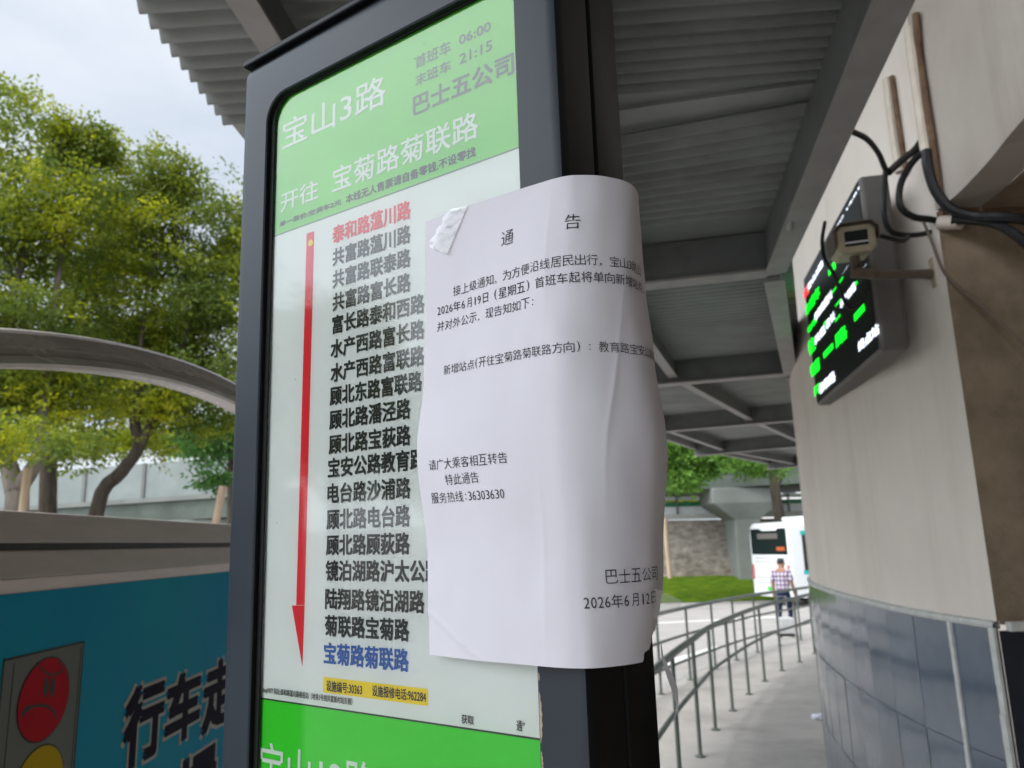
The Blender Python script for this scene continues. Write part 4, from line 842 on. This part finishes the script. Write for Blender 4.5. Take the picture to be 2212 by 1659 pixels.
# ================================================================== BANK, RETAINING WALL, GUARD RAIL, VIADUCT
gb = MB(); nx, ny = 60, 10
for j in range(ny + 1):
    for i in range(nx + 1):
        x, y = 2 + 28 * i / nx, 32.9 + 6.2 * j / ny
        gb.v.append((x, y, gz(33) - .12 + .80 * (j / ny) ** .8 + .06 * noise.noise(Vector((x, y, 0)))))
for j in range(ny):
    for i in range(nx): a = j * (nx + 1) + i; gb.f.append((a, a + 1, a + nx + 2, a + nx + 1)); gb.m.append(0)
tag(gb.build('grass_bank', 'grass', smooth=True), 'green grass verge rising behind the road', 'grass', kind='stuff')
rw = MB(); rw.add([(2, 38.6, -.6), (30, 38.6, -.6), (30, 39.6, 2.55), (2, 39.6, 2.75), (2, 40.2, 2.75), (30, 40.2, 2.55)], [(0, 1, 2, 3), (3, 2, 5, 4)])
rwt = Thing('retaining_wall', 'sloping rubble stone retaining wall behind the grass verge', 'wall', (14, 38.6, -.6)); rwt.part(rw, 'stone_face', 'stone'); rwt.part(MB().box((2, 39.5, 2.76), (30, 40.3, 3.0)), 'coping', 'kerb')
gr = Thing('guard_rail', 'white and green guard rail along the top of the stone wall', 'guard rail', (14, 39.9, 3.0))
gr.part(MB().box((2, 39.86, 3.0), (16.4, 39.92, 3.42)), 'panel', 'rail_white'); gr.part(MB().box((2, 39.83, 3.40), (30, 39.95, 3.62)), 'rail', 'rail_green'); gr.part(MB().box((2, 39.85, 3.72), (30, 39.93, 3.90)), 'top_rail', 'rail_white')
for i in range(15): gr.part(MB().box((2.5 + 1.9 * i, 39.75, 3.0), (2.6 + 1.9 * i, 39.82, 3.92)), 'post', 'rail')
via = Thing('viaduct', 'long grey concrete viaduct with a noise barrier behind the trees', 'viaduct', (0, 45, 0))
def vz(x): return .018 * (x + 20)
def vy(x): return -.24 * (max(x, -34) + 20)
V0, V1 = -60, 60
def slab(y0, y1, z0, z1, n=24, V0=-60, V1=60):
    m_ = MB(); lo_ = []
    for i in range(n + 1):
        x = V0 + (V1 - V0) * i / n; lo_.append([(x, y0 + vy(x), vz(x) + z0), (x, y1 + vy(x), vz(x) + z0), (x, y1 + vy(x), vz(x) + z1), (x, y0 + vy(x), vz(x) + z1)])
    m_.loft(lo_, capa=True, capb=True); return m_
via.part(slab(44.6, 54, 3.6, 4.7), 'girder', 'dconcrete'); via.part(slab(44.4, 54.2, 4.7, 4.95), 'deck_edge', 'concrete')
br2 = via.part(slab(44.75, 44.9, 4.95, 7.0, V1=3.0), 'noise_barrier', 'barrier'); via.part(slab(44.7, 44.95, 4.95, 7.6, V0=3.0), 'parapet', 'dconcrete')
for i in range(15): x = V0 + 4 * i + 2.2; via.part(MB().box((x, 44.62 + vy(x), vz(x) + 4.95), (x + .18, 44.73 + vy(x), vz(x) + 7.02)), 'post', 'concrete', parent=br2)
px = 1106 + 0
for xx in (-40, -18, 11.1, 34):
    w = MB(); z0 = vz(xx) + 3.6; dy_ = vy(xx)
    w.loft([[(xx - a, y0 + dy_, z), (xx + a, y0 + dy_, z), (xx + a, y1 + dy_, z), (xx - a, y1 + dy_, z)] for a, z, y0, y1 in ((.62, -2, 44.9, 46.9), (.62, z0 - 1.55, 44.9, 46.9), (1.65, z0 - .75, 44.7, 47.5), (1.65, z0 - .02, 44.7, 47.5))], capb=True)
    via.part(w, 'pier', 'concrete', bevel=.05)
bk_ = Thing('embankment', 'dark shaded embankment under the viaduct', 'embankment', (0, 50, 0)); bk_.part(MB().box((-60, 56.5, -2), (2, 57, 4.4)), 'face', 'dconcrete')  # the shade beneath the deck is put into this dark colour
hs_ = Thing('apartment_building', 'pale distant apartment building beyond the bus roof', 'building', (32, 86, -1))
hs_.part(MB().box((29, 86, -1), (40, 92, 12)), 'wall', 'house')
for i in range(4):
    for j in range(4): hs_.part(MB().box((29.6 + 2.5 * i, 85.94, .5 + 2.9 * j), (31.0 + 2.5 * i, 85.99, 2.2 + 2.9 * j)), 'window', 'hwin')

# ================================================================== TREES
def foliage(blobs, n_per, size, cols, seed, droop=.35):
    """leaf-sized faces in twig clusters through a set of ellipsoids (centre, radii, density)"""
    r = np.random.default_rng(seed); V, Fc, K = [], [], []
    for c, rad, dens in blobs:
        ntw = int(n_per * dens)
        d = r.normal(size=(ntw, 3)); d /= np.linalg.norm(d, axis=1)[:, None]; q_ = d * (r.random((ntw, 1)) ** .45) * (1 + .22 * r.normal(size=(ntw, 1)) * .6)
        ctr = np.array(c) + q_ * np.array(rad)
        for t in ctr:
            if noise.noise(Vector(t * 1.1)) < -.22: continue
            w_ = noise.noise(Vector(t * .9 + np.array([5.2, seed, 1.3]))) + .55 * noise.noise(Vector(t * 2.6)) + .25 * r.normal()
            base = cols[int(np.clip((w_ * .72 + .37) * len(cols), 0, len(cols) - 1))]; sh_ = .85 + .3 * r.random()
            dirv = r.normal(size=3); dirv[2] = dirv[2] * .35 - .15; dirv /= np.linalg.norm(dirv)
            nrm = np.array([0, 0, 1.0]) + .55 * r.normal(size=3); nrm -= dirv * (nrm @ dirv); nrm /= np.linalg.norm(nrm); side = np.cross(nrm, dirv)
            k = int(r.integers(11, 17)); ln_ = size * 5.5
            for q2 in range(k):
                f_ = q2 / k; sd_ = 1 if q2 % 2 else -1
                p = t + dirv * (f_ - .5) * ln_ + side * sd_ * size * .9 * r.random() + nrm * size * .35 * r.normal()
                a = dirv * .75 + side * sd_ * (.9 - .5 * f_) + .30 * r.normal(size=3); a[2] -= droop * .6; a /= np.linalg.norm(a)
                b = np.cross(nrm + .45 * r.normal(size=3), a); b /= np.linalg.norm(b) + 1e-9
                s_ = size * (.65 + .6 * r.random()); i0 = len(V); dr = np.array([0, 0, -.12 * s_])
                V += [p, p + a * s_ * .5 + b * s_ * .28, p + a * s_ * 1.1 + dr, p + a * s_ * .5 - b * s_ * .28]; Fc.append((i0, i0 + 1, i0 + 2, i0 + 3))
                K.append([base[0] * sh_, base[1] * sh_, base[2] * sh_, 1])
    return np.array(V), Fc, K
def leafobj(name, V, Fc, K, parent, inv):
    me = bpy.data.meshes.new(name); me.from_pydata([tuple(inv @ Vector(p)) for p in V], [], Fc); me.materials.append(MT['leaf'])
    at_ = me.color_attributes.new('Col', 'FLOAT_COLOR', 'CORNER'); at_.data.foreach_set('color', np.repeat(np.array(K), 4, axis=0).ravel())
    o_ = bpy.data.objects.new(name, me); C.objects.link(o_)
    if parent: o_.parent = parent
    return o_
GREEN = [tuple(1.3 * c_ for c_ in q_) for q_ in [(.085, .125, .022), (.105, .15, .022), (.13, .175, .022), (.17, .21, .020), (.22, .255, .018), (.29, .32, .016), (.37, .385, .015)]]
def tree(label, base, trunk, limbs, blobs, n_per, size, seed, cols=GREEN, bark='bark', group='trees on the left of the platform', sleeves=True):
    t = Thing('tree', label, 'tree', base, group=group)
    mb_ = MB(); mb_.tube(curve_pts([p for p, _ in trunk], 4), list(np.interp(np.linspace(0, 1, (len(trunk) - 1) * 4 + 1), np.linspace(0, 1, len(trunk)), [r for _, r in trunk])), 10)
    for L in limbs:
        P_ = curve_pts([p for p, _ in L], 4); mb_.tube(P_, list(np.interp(np.linspace(0, 1, len(P_)), np.linspace(0, 1, len(L)), [r for _, r in L])), 8)
    t.part(mb_, 'trunk', bark, smooth=True, angle=80)
    V, Fc, K = foliage(blobs, n_per, size, cols, seed); leafobj('crown', V, Fc, K, t.o, t.inv); return t
def blob(u, v, ru, rv, y, ry, d=1.0):          # ellipsoid seen at u, v with half-sizes ru, rv, at distance y
    return (aty(u, v, y), (ru * y / F, ry, rv * y / F), d)
def G(u, y, v0=1400):
    p = aty(u, v0, y); return np.array([p[0], p[1], gz(y) - .13])
def LIMBS(top, tgts, r0):
    return [[(top, r0), ((np.array(top) * .45 + np.array(t) * .55) + rng.normal(0, .12, 3), r0 * .6), (np.array(t), r0 * .15)] for t in tgts]
YT = 12.0
b1 = [blob(95, 850, 120, 65, 11, 1.1, .75), blob(-60, 830, 130, 90, 10.8, 1.2, .8), blob(40, 250, 70, 55, 11.5, .8, .35), blob(60, 330, 130, 130, 11.5, 1.4, 1.2), blob(10, 520, 150, 140, 11, 1.4, 1.2), blob(-120, 400, 150, 170, 11.5, 1.6), blob(170, 470, 120, 140, 11.5, 1.4, 1.1), blob(130, 300, 70, 70, 11.6, .9, .6), blob(215, 310, 38, 48, 11.7, .6, .32), blob(40, 690, 140, 90, 10.5, 1.3, .8), blob(-150, 640, 140, 120, 11, 1.5), blob(20, 950, 130, 60, 9.5, .9, .42), blob(150, 985, 60, 45, 9.3, .6, .16)]
t0 = aty(35, 1010, 10.6)
tree('nearest leafy tree with a pale forked trunk, leftmost behind the advertising board', G(28, 10.6), [(G(28, 10.6), .17), (aty(36, 1100, 10.6), .15), (aty(34, 1060, 10.6), .14), (aty(8, 960, 10.6), .10), (aty(-10, 800, 10.8), .08)], [[(aty(34, 1065, 10.6), .12), (aty(82, 985, 10.6), .09), (aty(95, 860, 10.8), .07), (aty(120, 640, 11.2), .05), (aty(150, 420, 11.5), .02)]] + LIMBS(aty(-10, 800, 10.8), [aty(60, 330, 11.5), aty(-120, 420, 11.5), aty(10, 520, 11), aty(40, 690, 10.5)], .07), b1, 560, .078, 11, bark='palebark')
b2 = [blob(190, 770, 130, 80, 15, 1.3, .8), blob(120, 930, 110, 45, 15, 1.1, .4), blob(150, 640, 110, 110, 14.5, 1.3, .8), blob(255, 430, 90, 120, 14, 1.3, .9), blob(240, 560, 100, 100, 14, 1.2, .9), blob(110, 820, 110, 80, 14, 1.2, .55), blob(260, 760, 90, 90, 14, 1.2, .7), blob(215, 860, 120, 70, 14.2, 1.1, .35)]
tree('slender dark trunked tree standing upright between its two neighbours', G(104, 14.2), [(G(104, 14.2), .17), (aty(104, 1050, 14.2), .15), (aty(108, 960, 14.2), .13), (aty(125, 780, 14.2), .09), (aty(200, 520, 14.2), .04)], LIMBS(aty(112, 900, 14.2), [aty(150, 640, 14.5), aty(255, 430, 14), aty(240, 560, 14), aty(110, 820, 14)], .07), b2, 500, .088, 12)
b3 = [blob(390, 780, 130, 70, 13, 1.2, .9), blob(310, 860, 120, 55, 13, 1.1, .75), blob(430, 900, 80, 45, 12.6, .9, .45), blob(375, 400, 85, 85, 12.5, 1.0, .8), blob(330, 540, 110, 110, 12.5, 1.3, 1.0), blob(430, 560, 100, 120, 12.5, 1.3, 1.0), blob(400, 700, 110, 90, 12.5, 1.2, .75), blob(520, 520, 90, 130, 12.5, 1.3, .9), blob(300, 690, 90, 80, 12.5, 1.1, .6), blob(450, 660, 60, 60, 12, .8, .35), blob(340, 870, 110, 60, 12, 1.0, .5), blob(430, 820, 90, 60, 12, 1.0, .5), blob(330, 970, 40, 38, 11.8, .5, .14), blob(560, 720, 120, 150, 12.8, 1.4, .8)]
tree('tree with a strongly leaning dark trunk forking near the noise barrier', G(195, 11.8), [(G(195, 11.8), .13), (aty(208, 1110, 11.8), .108), (aty(262, 1020, 11.8), .098), (aty(300, 965, 11.8), .088), (aty(292, 900, 11.9), .08), (aty(330, 760, 12.2), .05)], [[(aty(300, 965, 11.8), .085), (aty(322, 925, 11.8), .07), (aty(360, 840, 12), .055), (aty(440, 620, 12.4), .03)]] + LIMBS(aty(292, 900, 11.9), [aty(330, 540, 12.5), aty(375, 420, 12.5), aty(300, 690, 12.5)], .05), b3, 520, .078, 13)
b4 = [blob(445, 960, 75, 65, 22, 1.4, .8), blob(520, 900, 90, 120, 22, 1.6, 1.0), blob(455, 1035, 40, 20, 17, .5, .2)]
tree('bushy bright green tree low behind the left edge of the sign', G(500, 22), [(G(500, 22), .15), (aty(500, 1050, 22), .12), (aty(500, 900, 22), .06)], LIMBS(aty(500, 1030, 22), [aty(445, 960, 22), aty(455, 1035, 17.5)], .05), b4, 300, .12, 14, cols=[(.06, .16, .03), (.08, .19, .03), (.05, .12, .025)])
LIME = [(.24, .30, .012), (.30, .34, .015), (.18, .26, .014)]
b5 = [blob(300, 950, 130, 32, 66, 2.5, 1.4), blob(200, 960, 110, 26, 66, 2.5, 1.2), blob(420, 955, 80, 30, 66, 2.0, .8), blob(70, 960, 110, 30, 66, 2.0, .9)]
tree('sunlit lime green treetops showing over the noise barrier', np.array([-32, 66, -1]), [(np.array([-32, 66, -1.0]), .3), (np.array([-32, 66, 7.0]), .2)], [], b5, 330, .30, 15, cols=LIME)
# row of trees on the left, mostly outside the view but mirrored in the acrylic
for i, (x, y, h) in enumerate(((-17, 8.5, 7.2), (-18, 3.5, 6.6), (-17.5, -2, 7.4), (-18, -7.5, 6.5))):
    bb = [((x + rng.normal(0, .4), y + rng.normal(0, .5), h - 2.0), (2.2, 2.6, 1.6), 1.6), ((x, y - 1.5, h - 3.4), (2.1, 2.2, 1.6), 1.4), ((x + .2, y + 1.5, h - 3.2), (2.1, 2.2, 1.6), 1.4), ((x, y, h - 1.0), (1.4, 1.6, 1.0), .7)]
    bs = np.array([x, y, gz(y) - .13])
    tree(['first', 'second', 'third', 'last'][i] + ' tree of the row across the lane left of the platform', bs, [(bs, .17), (bs + [.1, 0, 2.4], .13), (bs + [0, .1, h - 2], .05)], LIMBS(bs + [.1, 0, 2.4], [b_[0] for b_ in bb[:3]], .06), bb, 330, .20, 40 + i, group='trees across the lane')
# right hand side
b6 = [blob(1470, 985, 50, 38, 31, 1.4, 1.0), blob(1540, 1000, 60, 36, 31, 1.4, .9), blob(1620, 1000, 45, 30, 32, 1.2, .55), blob(1480, 1040, 45, 30, 30.5, .9, .34), blob(1400, 960, 60, 60, 31, 1.4, .8), blob(1690, 1012, 26, 18, 32, .7, .12)]
tb_ = np.array([*aty(1690, 1120, 34)[:2], gz(34) - .13])
tree('leafy tree with a dark forked trunk rising behind the bus roof', tb_, [(tb_, .26), (aty(1684, 1120, 34), .23), (aty(1674, 1060, 34), .21), (aty(1662, 1010, 34), .15), (aty(1600, 985, 33), .07)], [[(aty(1674, 1060, 34), .16), (aty(1690, 1015, 34), .12), (aty(1712, 940, 34), .07)]] + LIMBS(aty(1662, 1010, 34), [aty(1540, 1000, 31), aty(1470, 985, 31)], .07), b6, 420, .17, 16, cols=[(.13, .27, .045), (.18, .34, .055), (.09, .19, .035)], group='trees on the right')
b7 = [blob(1470, 1088, 60, 20, 62, 2, 1.2), blob(1540, 1085, 45, 20, 62, 2, .8), blob(1400, 1085, 60, 22, 62, 2, 1.0)]
V, Fc, K = foliage(b7, 360, .28, LIME, 17); hd = Thing('hedge', 'sunlit yellow green hedge behind the guard rail', 'hedge', (13, 62, 2)); leafobj('leaves', V, Fc, K, hd.o, hd.inv)
# support stakes by the trees
def stake(label, pts, r): tag(MB().tube([aty(*p) for p in pts], r, 10).build('support_stake', 'wood', smooth=True), label, 'stake', 'wooden tree stakes')
stake('tan wooden stake against the pale forked trunk', [(44, 1240, 10.2), (50, 1100, 10.2), (60, 1012, 10.2)], .055)
stake('tan wooden stake leaning in from the right edge behind the grey sign post', [(440, 1240, 12), (465, 1135, 12), (482, 1050, 12)], .06)
stake('tan wooden stake leaning on the grass by the stone wall', [(1447, 1250, 33.4), (1440, 1180, 33.6), (1437, 1120, 33.8)], .10)
